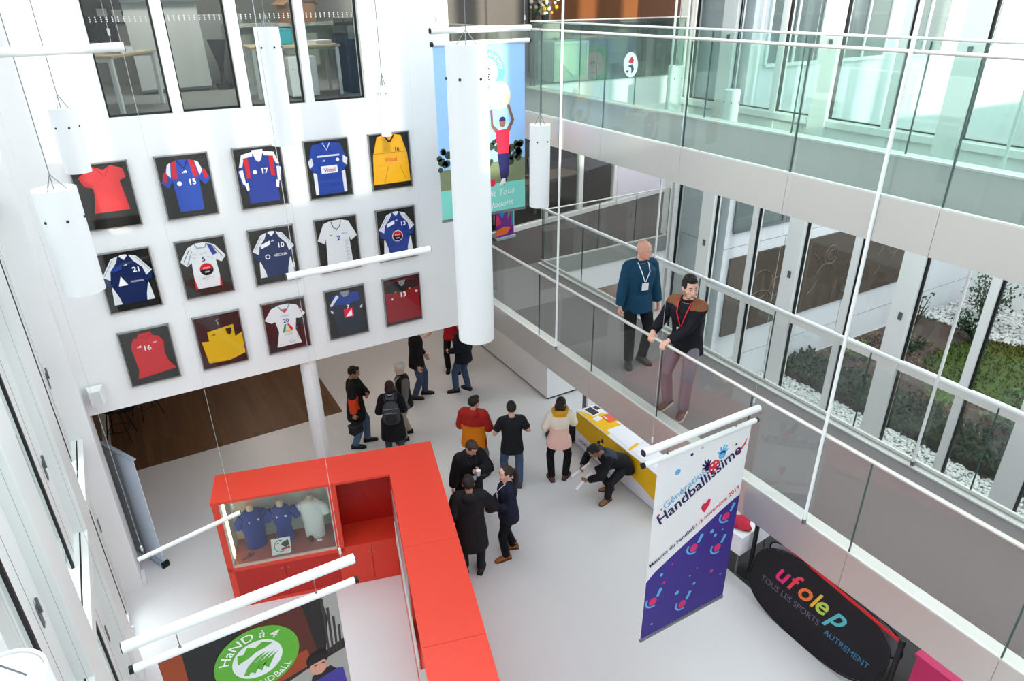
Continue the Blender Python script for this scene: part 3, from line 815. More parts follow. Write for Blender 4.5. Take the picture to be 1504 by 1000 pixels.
# ------------------------------------------------------------------ hanging tube lamps
M_LAMP = mat('lamp_white_film', (222, 224, 226), 0.5)
M_LAMPE = mat('lamp_diffuser', (218, 220, 222), 0.6, spec=0.2)
def lamp(label, x, y, z0, z1, r, top=True):
    t = thing('tube_lamp', label, 'lamp', (x, y, z0), 0, 'white tube lamps hanging in the atrium')
    L = z1 - z0
    m = MB(); n = 40
    rr = [(0.02, r - .006), (0, r), (L, r), (L, r - .012), (L - .03, r - .014)]
    m.loft([[Vector((a * math.cos(q), a * math.sin(q), z)) for q in [2 * PI * i / n for i in range(n)]] for z, a in rr], cap=False)
    auto_smooth(m.build('shade', M_LAMPE, t))
    m = MB(); m.tube([(0, 0, .025), (0, 0, .04)], r - .008, 40); m.build('diffuser_disc', M_LAMP, t)
    m = MB(); m.tube([(0, 0, L - .03), (0, 0, L - .01)], r - .014, 40); m.build('top_disc', M_LAMP, t)
    m = MB()
    for q in range(6):
        a = q * PI / 3 - 0.3
        m.ball((r * math.cos(a), r * math.sin(a), L - .30 * r / .2), .012 * r / .2 + .003, 8, 6)
    m.build('rivet', M_DARK, t)
    m = MB(); zc = 13.99 - z0
    m.tube([(0, 0, L - .02), (0, 0, L + .12), (0, 0, zc)], .004, 6)
    for q in (0, 2.1, 4.2): m.tube([(0, 0, L + .12), (r * .55 * math.cos(q), r * .55 * math.sin(q), L - .01)], .004, 5)
    m.build('cable', M_GREY, t)
    return t
lamp('longest white tube lamp, hanging in front of the jersey wall end', 3.16, 6.25, 4.32, 7.36, 0.198)
lamp('short white tube lamp hanging in front of the upper balcony fascia', 4.32, 6.78, 5.53, 6.46, 0.118)
lamp('slim white tube lamp hanging in front of the office windows', 1.50, 6.84, 6.52, 7.53, 0.108)
lamp('wide white tube lamp hanging beside the plain red jersey', -0.42, 7.0, 5.40, 6.33, 0.17)
lamp('white tube lamp hiding the top corner of the framed plain red jersey', -0.22, 7.6, 6.33, 6.90, 0.108)
lamp('thinnest white tube lamp, hanging in front of the yellow jersey collar', 2.77, 7.5, 6.38, 6.91, 0.055)
lamp('white tube lamp seen from above beside the street windows', -0.80, 2.51, 4.40, 5.45, 0.16)
lamp('white tube lamp in the void behind the upper balcony glass', 8.1, 8.75, 5.9, 6.75, 0.12)
lamp('white tube lamp in the void nearer the tall windows', 8.5, 7.9, 5.9, 6.45, 0.12)

# ------------------------------------------------------------------ bars and hanging banners
def bar(name, label, p0, p1, r=0.032, drop=None, cat='rail', extra=True):
    p0 = Vector(p0); p1 = Vector(p1); d = p1 - p0; L = d.length
    t = thing(name, label, cat, p0, math.atan2(d.y, d.x))
    dz = d.z; lx = math.hypot(d.x, d.y)
    m = MB(); m.tube([(0, 0, 0), (lx, 0, dz)], r, 16); auto_smooth(m.build('rail', M_WHITE, t))
    MB().tube([(-.006, 0, 0), (.002, 0, 0)], r * .93, 14).build('end_cap', M_DARK, t)
    MB().tube([(lx - .002, 0, dz), (lx + .006, 0, dz)], r * .93, 14).build('end_cap', M_DARK, t)
    for f in (0.06, 0.94):
        m = MB()
        m.tube([(lx * f, 0, dz * f + r), (lx * f, 0, 13.99 - p0.z)], .0012, 5)
        m.tube([(lx * f, 0, dz * f + r + .05), (lx * f, 0, dz * f + r + .10)], .009, 8)
        m.build('cable', mat('cable_grey', (186, 188, 190), .5), t)
    return t
def hang_banner(label, x0, x1, y, zt, zb, bar_z, bx0, bx1, colr):
    """carrier bar plus the banner hung below it"""
    t = bar('banner_rail', label[0], (bx0, y, bar_z), (bx1, y, bar_z + 0.0), 0.036)
    s = thing('hanging_banner', label[1], 'banner', (x0, y, zt))
    m = MB(); m.tube([(bx0 - x0, 0, 0.0), (bx1 - x0, 0, 0.0)], .026, 14); auto_smooth(m.build('top_pole', M_WHITE, s))
    MB().tube([(bx0 - x0 - .006, 0, 0), (bx0 - x0 + .02, 0, 0)], .0275, 14).build('end_cap', M_BLACK, s); MB().tube([(bx1 - x0 - .02, 0, 0), (bx1 - x0 + .006, 0, 0)], .0275, 14).build('end_cap', M_BLACK, s)
    for f in (0.2, 0.8):
        m = MB(); X = bx0 - x0 + (bx1 - bx0) * f
        m.tube([(X, 0, .02), (X, 0, bar_z - zt - .03)], .003, 5); m.tube([(X, 0, .02), (X, 0, .035)], .01, 8)
        m.build('hook', M_GREY, s)
    H = zt - zb; Wd = x1 - x0
    m = MB(); m.bx(0, Wd, -.002, .002, -H, .0); m.build('fabric', colr, s)
    m = MB(); m.bx(-.004, Wd + .004, -.012, .012, -H - .03, -H + .005); m.build('bottom_rail', M_GREY, s, bevel=.003)
    fn = lambda u, v, w: Vector((u, -.002 - w, v - H))       # u right, v up from the bottom edge
    return s, fn, Wd, H
M_PRINTW = mat('banner_white', (226, 226, 228), 0.6)
C_IND = mat('print_indigo', (54, 40, 132), 0.6); C_NAVY = mat('print_navy', (30, 28, 84), 0.6); C_LB = mat('print_light_blue', (96, 172, 220), 0.6)
C_REDP = mat('print_red', (206, 36, 66), 0.6); C_PINK = mat('print_pink', (212, 46, 110), 0.6)
def layer(parent, name, m, fill):
    mb = MB(); fill(mb); return mb.build(name, m, parent)

# banner 1: Génération Handballissime
s, fn, w, h = hang_banner(('white carrier rail fixed at the lower bridge handrail', 'white and indigo handball fair banner hanging beside the lower bridge'), 3.73, 4.93, 3.8, 3.96, 1.62, 4.10, 3.54, 5.0, M_PRINTW)
curve = [(0.0, .82), (.10, .91), (.25, .99), (.45, 1.09), (.62, 1.17), (.80, 1.26), (.95, 1.34), (1.08, 1.40), (1.2, 1.44)]
layer(s, 'indigo_field', C_IND, lambda m: m.prism([(0, .01)] + [(1.2, .01)] + list(reversed(curve)), fn, 0, .001))
up = math.atan2(.36, 1.0)
layer(s, 'headline', C_NAVY, lambda m: fit_text(m, 'Handballissime', 1.13, fn, (.10, 1.53), .016, 0, .45, .002))
layer(s, 'headline', C_LB, lambda m: fit_text(m, 'Génération', .56, fn, (.145, 1.70), .004, 0, .45, .002))
layer(s, 'date_line', C_NAVY, lambda m: fit_text(m, 'Maisons du handball', .62, fn, (.03, 1.01), .012, 0, .42, .002))
layer(s, 'date_line', C_REDP, lambda m: fit_text(m, '1-3 novembre 2019', .62, fn, (.62, 1.27), .008, 0, .45, .002))
def hand(m, c, s_, ang, fn=None):
    fn = fn or globals()['fn']
    def P(x, y): return (c[0] + s_ * (x * math.cos(ang) - y * math.sin(ang)), c[1] + s_ * (x * math.sin(ang) + y * math.cos(ang)))
    m.prism([P(x, y) for x, y in circle(0, 0, .5, 16)], fn, 0, .002)
    for a, L in ((-1.0, .9), (-.45, 1.15), (0, 1.25), (.4, 1.15), (.85, .9)):
        q = Vector((math.sin(a), math.cos(a))); r = Vector((q.y, -q.x)) * .13
        m.prism([P(*(q * .3 - r)), P(*(q * .3 + r)), P(*(q * L + r * .8)), P(*(q * L - r * .8))], fn, 0, .002)
layer(s, 'hand_print', C_NAVY, lambda m: hand(m, (.66, 2.00), .085, .5))
layer(s, 'hand_print', C_LB, lambda m: hand(m, (.84, 2.08), .095, -.1))
layer(s, 'ball_print', C_REDP, lambda m: m.prism(circle(.75, 1.975, .075), fn, 0, .003))
layer(s, 'ball_print', M_PRINTW, lambda m: [m.prism(circle(.75 + .045 * math.cos(a), 1.975 + .045 * math.sin(a), .012, 8), fn, .001, .004) for a in (0, 1.3, 2.5, 3.8, 5.0)])
layer(s, 'heart_print', C_REDP, lambda m: m.prism([(.70, 1.42), (.76, 1.50), (.77, 1.56), (.735, 1.575), (.70, 1.54), (.665, 1.545), (.645, 1.51), (.66, 1.47)], fn, 0, .002))
layer(s, 'swoosh', C_REDP, lambda m: m.prism([(1.02, 2.00), (1.10, 2.03), (1.16, 2.10), (1.17, 2.17), (1.13, 2.10), (1.08, 2.05)], fn, 0, .002))
layer(s, 'splash', C_LB, lambda m: [m.prism(circle(a, b, r, 10), fn, 0, .002) for a, b, r in ((.26, 2.10, .035), (.55, 2.27, .014), (1.02, 1.05, .012), (.20, .83, .022), (.62, .60, .012), (.70, .45, .02), (.92, 1.02, .022), (.14, .16, .014), (1.10, .38, .012))])
layer(s, 'splash', C_NAVY, lambda m: [m.prism(circle(a, b, r, 10), fn, 0, .002) for a, b, r in ((.42, 2.24, .018), (1.02, 2.14, .012))])
layer(s, 'splash', C_PINK, lambda m: [m.prism(circle(a, b, r, 10), fn, 0, .002) for a, b, r in ((.07, 1.66, .016), (.10, 1.72, .012), (.34, .90, .012), (.25, .70, .018), (.95, .50, .024), (.72, .66, .012))])
BALLS = ((1.04, 1.22), (.62, .99), (.98, .82), (.12, .50), (.56, .22))
for a, b in BALLS:
    layer(s, 'comet_ball', C_PINK, lambda m: m.prism(circle(a, b, .052, 16), fn, .001, .0025))
    layer(s, 'comet_tail', C_LB, lambda m: ring_shape(m, fn, a + .01, b + .01, .075, .095, 0, .002, 2.6, 5.0, 14, 1.2))
    layer(s, 'comet_hand', C_LB, lambda m: m.prism([(a + .04, b + .05), (a + .07, b + .03), (a + .12, b + .13), (a + .08, b + .15)], fn, 0, .002))
for a, b in ((.86, 1.10), (.46, .44)): layer(s, 'comet_star', C_LB, lambda m: m.prism(circle(a, b, .03, 5, .03, .4), fn, 0, .002))

# banner 2: green round club emblem over a dark photo print
fnb = None
s, fn, w, h = hang_banner(('white carrier rail over the dark photo banner', 'dark photo banner with green round emblem hanging by the street windows'), -0.45, 0.72, 3.8, 3.98, 1.6, 4.18, -0.60, 0.88, mat('print_black', (26, 25, 26), 0.55))
layer(s, 'photo_brick', mat('print_brick', (78, 32, 24), 0.6), lambda m: m.prism([(.46, h - .56), (.98, h - .64), (.92, h - .02), (.50, h - .02)], fn, 0, .001))
layer(s, 'photo_brick', mat('print_rust', (142, 60, 28), 0.6), lambda m: m.prism([(0, h - 1.4), (.10, h - 1.4), (.14, h - .02), (0, h - .02)], fn, 0, .001))
layer(s, 'photo_brick', mat('print_rust', (142, 60, 28), 0.6), lambda m: m.prism([(.50, h - .70), (.92, h - .62), (.90, h - .46), (.5, h - .5)], fn, .001, .0015))
layer(s, 'photo_wall', mat('print_stone', (150, 148, 144), 0.6), lambda m: m.prism([(1.03, h - .55), (1.17, h - .5), (1.17, h - .02), (1.06, h - .02), (1.08, h - .25)], fn, 0, .001))
layer(s, 'photo_wall', mat('print_stone', (150, 148, 144), 0.6), lambda m: m.prism([(.30, h - 1.6), (1.17, h - 1.6), (1.17, h - .60), (.86, h - .66), (.40, h - .80)], fn, 0, .001))
layer(s, 'photo_net', mat('print_charcoal', (46, 46, 46), 0.6), lambda m: [m.prism([(1.04 + .03 * i, h - .6), (1.055 + .03 * i, h - .6), (1.07 + .03 * i, h - .1 * i - .05), (1.05 + .03 * i, h - .1 * i - .05)], fn, .001, .002) for i in range(4)])
C_GRN = mat('print_green', (86, 160, 46), 0.55)
ec = (.57, h - .35)
layer(s, 'emblem_ring', C_GRN, lambda m: ring_shape(m, fn, ec[0], ec[1], .168, .285, .002, .004))
layer(s, 'emblem_centre', mat('print_pale', (216, 218, 222), 0.55), lambda m: m.prism(circle(ec[0], ec[1], .168, 36), fn, .002, .0035))
layer(s, 'lettering', M_PRINTW, lambda m: put_text_arc(m, 'HaND à 4', .098, fn, ec, .190, PI / 2 + .25, .0045, .004))
layer(s, 'lettering', M_PRINTW, lambda m: put_text_arc(m, 'FFHaNDBaLL', .082, fn, ec, .262, -PI / 2 + .1, .0045, .004, True))
def crest(m):
    e = ec
    m.prism([(e[0] - .13, e[1] + .02), (e[0] - .12, e[1] + .10), (e[0] - .08, e[1] + .09), (e[0] - .05, e[1] + .14), (e[0], e[1] + .11), (e[0] + .05, e[1] + .14), (e[0] + .12, e[1] + .10), (e[0] + .06, e[1] + .08), (e[0], e[1] + .07), (e[0] - .06, e[1] + .04)], fn, .004, .006)
    for i in range(4):
        a = i * .045
        m.prism([(e[0] - .11 + a, e[1] - .10 + a * .2), (e[0] - .08 + a, e[1] - .12), (e[0] - .02 + a, e[1] - .02), (e[0] + .06 + a * .6, e[1] + .04 - a * .3), (e[0] - .01 + a, e[1] + .02 - a * .2), (e[0] - .07 + a, e[1] - .03)], fn, .004 + i * .0002, .006)
layer(s, 'emblem_crest', C_GRN, crest)
px_, py_ = .98, h - .835
layer(s, 'printed_player', mat('print_purple', (58, 52, 140), 0.6), lambda m: m.prism([(px_ - .20, py_ - .45), (px_ + .18, py_ - .45), (px_ + .15, py_ + .04), (px_ + .05, py_ + .09), (px_ - .06, py_ + .06), (px_ - .16, py_ - .06)], fn, .002, .003))
layer(s, 'printed_player', mat('print_black2', (20, 20, 22), 0.6), lambda m: m.prism([(px_ - .10, py_ + .02), (px_ + .10, py_ + .06), (px_ + .06, py_ + .12), (px_ - .08, py_ + .09)], fn, .003, .004))
layer(s, 'printed_player', mat('print_black2', (20, 20, 22), 0.6), lambda m: m.prism(circle(px_ - .02, py_ + .245, .085, 16, .075), fn, .003, .0035))
layer(s, 'printed_player', mat('print_skin', (196, 142, 124), 0.6), lambda m: m.prism(circle(px_ - .025, py_ + .165, .062, 16, .085), fn, .0036, .005))
layer(s, 'printed_player', mat('print_hair', (18, 16, 18), 0.6), lambda m: m.prism([(px_ - .10, py_ + .20), (px_ + .05, py_ + .22), (px_ + .06, py_ + .29), (px_ - .07, py_ + .30)], fn, .005, .006))
layer(s, 'printed_player', mat('print_hair', (18, 16, 18), 0.6), lambda m: m.prism([(px_ - .055, py_ + .175), (px_ - .03, py_ + .18), (px_ - .03, py_ + .19), (px_ - .055, py_ + .185)], fn, .005, .006))
layer(s, 'printed_player', mat('print_hair', (18, 16, 18), 0.6), lambda m: m.prism([(px_ + .0, py_ + .18), (px_ + .025, py_ + .175), (px_ + .025, py_ + .185), (px_ + .0, py_ + .19)], fn, .005, .006))

# banner 3: outdoor sport photo print beside the long lamp
s, fn, w, h = hang_banner(('white carrier rail hanging in front of the upper gallery', 'sky blue sport photo banner hanging behind the long tube lamp'), 3.52, 4.74, 7.8, 7.27, 5.22, 7.41, 3.5, 4.82, mat('print_sky', (150, 190, 238), 0.6))
layer(s, 'photo_grass', mat('print_grass', (118, 128, 96), 0.6), lambda m: m.prism([(0, .36), (1.22, .36), (1.22, .66), (0, .62)], fn, 0, .001))
def trees(m):
    random.seed(5)
    for i in range(60):
        x = random.uniform(0, 1.17); y = random.uniform(.62, .62 + .32 * (1 - abs(x - .62) * .5))
        m.prism(circle(x, y, random.uniform(.03, .055), 7), fn, .001, .0016)
layer(s, 'photo_trees', mat('print_tree', (52, 66, 52), 0.6), trees)
layer(s, 'caption_band', mat('print_mint', (122, 205, 192), 0.6), lambda m: m.prism([(0, 0), (1.22, 0), (1.22, .37), (0, .37)], fn, 0, .0012))
layer(s, 'lettering', M_PRINTW, lambda m: put_text(m, 'Handfit Tous', .12, fn, (1.06, .22), 'r', 0, .3, .06, .002))
layer(s, 'lettering', M_PRINTW, lambda m: put_text(m, 'Jouons', .12, fn, (1.04, .07), 'r', 0, .3, .06, .002))
layer(s, 'emblem', mat('print_mint2', (110, 206, 176), 0.6), lambda m: ring_shape(m, fn, .68, 1.72, .16, .25, .001, .002))
layer(s, 'emblem', M_PRINTW, lambda m: m.prism(circle(.68, 1.72, .16), fn, .001, .0018))
layer(s, 'lettering', M_PRINTW, lambda m: put_text_arc(m, 'HANDFIT', .07, fn, (.68, 1.72), .18, .9, .002))
layer(s, 'emblem_mark', C_IND, lambda m: [ring_shape(m, fn, .70, 1.66 + .06 * q, .03, .045, .002, .003, .5, 2.6, 8) for q in (-1, 0, 1)])
X0 = .89
layer(s, 'printed_ball', mat('print_cream', (236, 214, 176), 0.6), lambda m: m.prism(circle(X0 - .04, 1.44, .16), fn, .0022, .003))
layer(s, 'printed_ball', M_PRINTW, lambda m: m.prism([q for q in circle(X0 - .04, 1.45, .158) if q[1] > 1.43], fn, .003, .0034))
layer(s, 'printed_athlete', mat('print_skin2', (120, 84, 74), 0.6), lambda m: m.prism(circle(X0, 1.12, .045, 14, .06), fn, .003, .004))
layer(s, 'printed_athlete', mat('print_skin2', (120, 84, 74), 0.6), lambda m: m.prism([(X0 - .10, 1.00), (X0 - .16, 1.08), (X0 - .17, 1.28), (X0 - .14, 1.28), (X0 - .13, 1.10), (X0 - .06, 1.04)], fn, .003, .004))
layer(s, 'printed_athlete', mat('print_skin2', (120, 84, 74), 0.6), lambda m: m.prism([(X0 + .10, 1.00), (X0 + .17, 1.14), (X0 + .10, 1.34), (X0 + .07, 1.32), (X0 + .13, 1.14), (X0 + .06, 1.04)], fn, .003, .004))
layer(s, 'printed_athlete', C_REDP, lambda m: m.prism([(X0 - .10, 1.03), (X0 + .10, 1.04), (X0 + .09, .72), (X0 - .07, .70)], fn, .0034, .0045))
layer(s, 'printed_athlete', C_REDP, lambda m: m.prism(circle(X0 - .16, .38, .045, 12), fn, .003, .004))
layer(s, 'printed_athlete', C_NAVY, lambda m: m.prism([(X0 - .08, .74), (X0 + .10, .74), (X0 + .08, .46), (X0 + .02, .34), (X0 - .02, .36), (X0 - .04, .46)], fn, .0036, .005))
layer(s, 'printed_athlete', C_NAVY, lambda m: m.prism([q for q in circle(X0, 1.14, .048, 14, .05) if q[1] > 1.13], fn, .004, .005))
layer(s, 'printed_athlete', M_PRINTW, lambda m: m.prism([(X0 - .06, .33), (X0 + .03, .36), (X0 + .03, .42), (X0 - .02, .42)], fn, .005, .006))

bar('hanging_rail', 'bare white rail hanging in front of the plain white and number 13 jerseys', (1.26, 6.5, 5.35), (2.77, 6.5, 5.36), .034)
bar('hanging_rail', 'bare white rail hanging in front of the desk window', (-1.0, 6.5, 7.42), (0.34, 6.5, 7.43), .034)
bar('hanging_rail', 'thin tilted white rail hanging in front of the showcase', Vector((-0.54, 5.5, 3.46)), Vector((0.327, 5.5, 3.60)), .020)
# ------------------------------------------------------------------ things on the ground floor
t = thing('wall_speaker', 'small white wedge speaker mounted low on the white wall corner', 'speaker', (-0.80, YW, 3.0))
m = MB(); m.prism([(-.10, 0), (.10, 0), (.07, -.16), (-.07, -.16)], lambda u, v, w: Vector((u, v - .03, w)), 0, .24); m.build('cabinet', M_WHITE, t, bevel=.008)
m = MB(); m.bx(-.06, .06, -.195, -.188, .02, .22); m.build('grille', mat('speaker_grille', (196, 198, 198), .7), t)
m = MB(); m.bx(-.03, .03, -.035, 0, .08, .16); m.build('bracket', M_GREY, t)

# roll-up display seen from behind
d = Vector((-0.63 + 1.02, 9.56 - 10.31, 0))
t = thing('roll_up_display', 'pale blue roll-up display stand seen from the back by the street windows', 'display', (-1.0, 10.30, 0), math.atan2(d.y, d.x))
L = d.length
m = MB(); m.bx(0.02, L - .02, -.003, .003, .07, 1.98); m.build('panel', mat('display_blue', (214, 226, 240), .5), t)
MB().tube([(0.02, 0, 0.05), (L - .02, 0, .05)], .045, 12).build('cassette', mat('display_alu', (180, 196, 210), .35, .3), t); MB().bx(0, L, -.03, .03, 1.975, 2.0).build('top_rail', mat('display_alu', (180, 196, 210)), t)
m = MB(); m.tube([(L * .45, -.03, .08), (L * .45, -.03, 1.98)], .008, 8); m.build('pole', M_GREY, t)
MB().bx(L - .03, L + .01, -.055, .055, 0, .10).build('end_cap', M_BLACK, t); MB().bx(-.01, .03, -.055, .055, 0, .10).build('end_cap', M_BLACK, t)

# bar stools deep under the wall
def stool(label, x, y, rz):
    t = thing('bar_stool', label, 'stool', (x, y, 0), rz, 'black stools on the wood floor')
    m = MB(); n = 20
    m.loft([[Vector((a * math.cos(q), a * math.sin(q) * .95, z)) for q in [2 * PI * i / n for i in range(n)]] for z, a in ((.66, .14), (.675, .19), (.70, .20), (.715, .17), (.712, .05))])
    auto_smooth(m.build('seat', M_BLACK, t), 60)
    m = MB()
    for i in range(9):
        a = -1.2 + i * .3
        m.box((-.19 * math.cos(a), .20 * math.sin(a), .79), (.018, .075, .17), rz=-a, ry=.15)
    m.build('backrest', M_BLACK, t)
    for sx in (-1, 1):
        for sy in (-1, 1):
            m = MB(); m.tube([(sx * .11, sy * .11, .66), (sx * .22, sy * .22, 0)], .011, 8); m.build('leg', M_DARK, t)
    m = MB(); pts = [Vector((.178 * c, .178 * s_, .25)) for c, s_ in ((1, 1), (-1, 1), (-1, -1), (1, -1), (1, 1))]; m.tube(pts, .008, 6); m.build('footrest', M_DARK, t)
stool('black bar stool showing only its legs below the white wall', -0.42, 14.45, .4)
stool('black bar stool with its seat visible beside the roll-up display', -0.95, 13.75, 1.3)
t = thing('pedestal_table', 'black bistro table behind the bar stools', 'table', (-0.85, 15.0, 0))
m = MB(); m.tube([(0, 0, 1.05), (0, 0, 1.08)], .32, 28); m.build('top', M_BLACK, t)
m = MB(); m.tube([(0, 0, 0), (0, 0, 1.05)], .03, 12); m.build('column', M_DARK, t)
m = MB(); m.tube([(0, 0, 0), (0, 0, .02)], .22, 24); m.build('foot', M_DARK, t)

# information table with yellow and white cloth
TX0, TX1, TY0, TY1, TH = 6.60, 7.24, 6.42, 8.98, .75
t = thing('folding_table', 'long folding table hidden under the yellow and white cloth', 'table', ((TX0 + TX1) / 2, (TY0 + TY1) / 2, 0))
hx, hy = (TX1 - TX0) / 2 - .02, (TY1 - TY0) / 2 - .02
m = MB(); m.bx(-hx, hx, -hy, hy, TH - .045, TH - .012); m.build('top', M_WHITE, t)
for sx in (-1, 1):
    for sy in (-1, 1):
        m = MB(); m.tube([(sx * (hx - .06), sy * (hy - .15), 0), (sx * (hx - .06), sy * (hy - .15), TH - .045)], .014, 8); m.build('leg', M_GREY, t)
C_YEL = mat('cloth_sun_yellow', (240, 190, 20), .7, bump=.1, bump_scale=12)
C_TW = mat('cloth_table_white', (228, 228, 236), .7, bump=.1, bump_scale=12)
t = thing('table_cloth', 'yellow and white printed cloth draped over the long information table', 'tablecloth', (TX0, TY0, 0))
LW, LL = TX1 - TX0, TY1 - TY0
m = MB(); m.bx(0, LW, 0, LL, TH - .010, TH); m.bx(-.012, 0, 0, LL, .03, TH); m.bx(LW, LW + .012, 0, LL, .03, TH); m.bx(-.012, LW + .012, -.012, 0, .03, TH); m.bx(-.012, LW + .012, LL, LL + .012, .03, TH)
m.build('cloth', C_TW, t)
ff = lambda u, v, w: Vector((-.012 - w, LL - u, v))       # front face: u from far end towards the camera
tf = lambda u, v, w: Vector((v, LL - u, TH + w))          # top face: v across
m = MB(); m.prism([(0, .34), (.62, .30), (1.25, .38), (1.9, .30), (2.3, .20), (2.5, .22), (2.56, .30), (2.56, .74), (0, .74)], ff, .0, .002); m.build('yellow_band', C_YEL, t)
m = MB(); m.prism([(0.0, 0.0), (.95, 0), (.80, .40), (.62, .64), (.25, .30), (.15, .10)], tf, .0, .002); m.build('yellow_top', C_YEL, t)
m = MB(); put_text(m, 'SPORT POUR TOUS', .10, ff, (.10, .13), 'l', .004, w=.002, ang=0)
put_text(m, 'ville', .10, ff, (2.3, .06), 'l', .004, w=.002); m.build('lettering', mat('print_petrol', (40, 90, 120), .6), t)
m = MB(); m.prism([(2.32, .52), (2.50, .50), (2.52, .62), (2.38, .66)], ff, .002, .004); m.prism([(.66, .42), (.74, .42), (.76, .52), (.70, .50)], ff, .002, .004); m.prism([(.78, .50), (.86, .52), (.84, .60), (.79, .58)], ff, .002, .004); m.prism([(2.38, .30), (2.46, .30), (2.44, .36)], ff, .002, .004); m.build('printed_figures', C_NAVY, t)
m = MB(); m.prism([(2.36, .60), (2.48, .58), (2.50, .66), (2.42, .70)], ff, .004, .005); m.build('printed_figures', mat('print_teal', (60, 150, 150), .6), t)
# what lies on it
def flat(name, label, cat, u, v, su, sv, m_, rz=0.0, h=.004, group=None, mark=None):
    m = MB(); m.bx(-su / 2, su / 2, -sv / 2, sv / 2, 0, h)
    if not mark:
        o = tag(m.build(name, m_), label, cat, group); o.location = (TX0 + v, TY0 + LL - u, TH + .0025); o.rotation_euler = (0, 0, rz - PI / 2)
        return o
    o = thing(name, label, cat, (TX0 + v, TY0 + LL - u, TH + .0025), rz - PI / 2, group)
    m.build('sheet', m_, o)
    if mark:
        m = MB()
        for a, b, c, d in mark[1]: m.bx(-su / 2 + a * su, -su / 2 + b * su, -sv / 2 + c * sv, -sv / 2 + d * sv, h, h + .001)
        m.build('print', mark[0], o)
    return o
P_W = mat('paper_white', (234, 234, 242), .7)
P_K = mat('paper_black', (52, 50, 54), .6)
flat('leaflet', 'black and white leaflet at the far end of the information table', 'leaflet', .16, .28, .30, .34, P_W, .1, .008, 'leaflets on the information table', (P_K, [(.08, .9, .1, .55), (.15, .6, .62, .9)]))
flat('leaflet', 'dark photo leaflet in the far corner of the information table', 'leaflet', .14, .54, .22, .18, P_K, -.1, .008, 'leaflets on the information table', (P_W, [(.1, .5, .2, .35)]))
flat('leaflet', 'orange-red leaflet between the white leaflets on the table', 'leaflet', .52, .38, .24, .24, mat('paper_coral', (234, 98, 70), .6), .05, .010, 'leaflets on the information table', (P_W, [(.1, .6, .1, .2)]))
flat('leaflet', 'white leaflet beside the orange-red leaflet', 'leaflet', .42, .16, .12, .16, P_W, .3, .006, 'leaflets on the information table')
flat('leaflet', 'pale leaflet near the table back edge with a blue block', 'leaflet', .78, .50, .22, .20, P_W, .2, .006, 'leaflets on the information table', (mat('print_blueblock', (70, 90, 150), .6), [(.2, .7, .3, .6)]))
flat('leaflet', 'small dark leaflet leaning at the table back edge by the pale leaflet', 'leaflet', .72, .60, .10, .08, P_K, .5, .012, 'leaflets on the information table')
flat('paper_sheet', 'large white sheet covering the middle of the information table', 'paper', 1.12, .34, .62, .54, P_W, 0, .003, 'white sheets on the table')
flat('paper_sheet', 'large white sheet beside the white rail end on the information table', 'paper', 1.80, .34, .62, .56, P_W, .0, .003, 'white sheets on the table')
flat('folder', 'slim yellow folder lying across the gap between two white sheets', 'folder', 1.46, .16, .05, .26, C_YEL, .3, .006)
flat('folder', 'yellow folder at the near end of the information table', 'folder', 2.28, .16, .10, .26, C_YEL, .2, .006)
flat('phone', 'black phone on the back edge of the information table', 'phone', 1.95, .60, .08, .16, M_DARK, .5, .010)
o = thing('pen_pot', 'tiny black pen pot on the table beside the white rail end', 'pot', (TX0 + .58, TY0 + LL - 1.62, TH + .003))
m = MB(); m.tube([(0, 0, 0), (0, 0, .10)], [.035, .04], 14); m.build('pot', M_DARK, o)
m = MB(); m.tube([(0, 0, .08), (.02, .01, .17)], .005, 6); m.tube([(.01, 0, .08), (-.02, .015, .16)], .005, 6); m.build('pen', C_NAVY, o)

# stand and bag at the table's far end
t = thing('folding_screen', 'narrow white display board edge-on at the far end of the table', 'display board', (6.98, 9.22, 0), -0.50)
m = MB(); m.bx(-.02, .02, -.16, .30, .25, 1.10); m.build('panel', M_WHITE, t, bevel=.004)
m = MB(); m.bx(-.026, -.02, -.16, .30, .25, 1.06); m.build('dark_face', M_BLACK, t)
m = MB(); m.box((0, -.10, .125), (.03, .03, .25)); m.box((0, .24, .125), (.03, .03, .25)); m.build('leg', M_BLACK, t)
t = thing('shoulder_bag', 'black shoulder bag slumped on the floor at the table end', 'bag', (6.62, 9.20, 0), .5)
m = MB(); m.loft([[Vector((a * math.cos(q) * 1.3, a * math.sin(q), z)) for q in [2 * PI * i / 18 for i in range(18)]] for z, a in ((0, .14), (.06, .18), (.20, .17), (.30, .13), (.34, .06))]); auto_smooth(m.build('body', mat('bag_black', (34, 33, 35), .8), t), 60)
m = MB(); m.tube([(-.14, 0, .28), (-.06, 0, .42), (.06, 0, .42), (.14, 0, .28)], .012, 8); m.build('handle', M_BLACK, t)
t = thing('round_cushion', 'dark grey round cushion lying on the floor beside the shoulder bag', 'cushion', (6.42, 9.42, 0))
m = MB(); m.loft([[Vector((a * math.cos(q), a * math.sin(q), z)) for q in [2 * PI * i / 20 for i in range(20)]] for z, a in ((0, .16), (.03, .20), (.08, .19), (.10, .10))]); auto_smooth(m.build('cushion', mat('cushion_grey', (58, 56, 58), .9), t), 60)

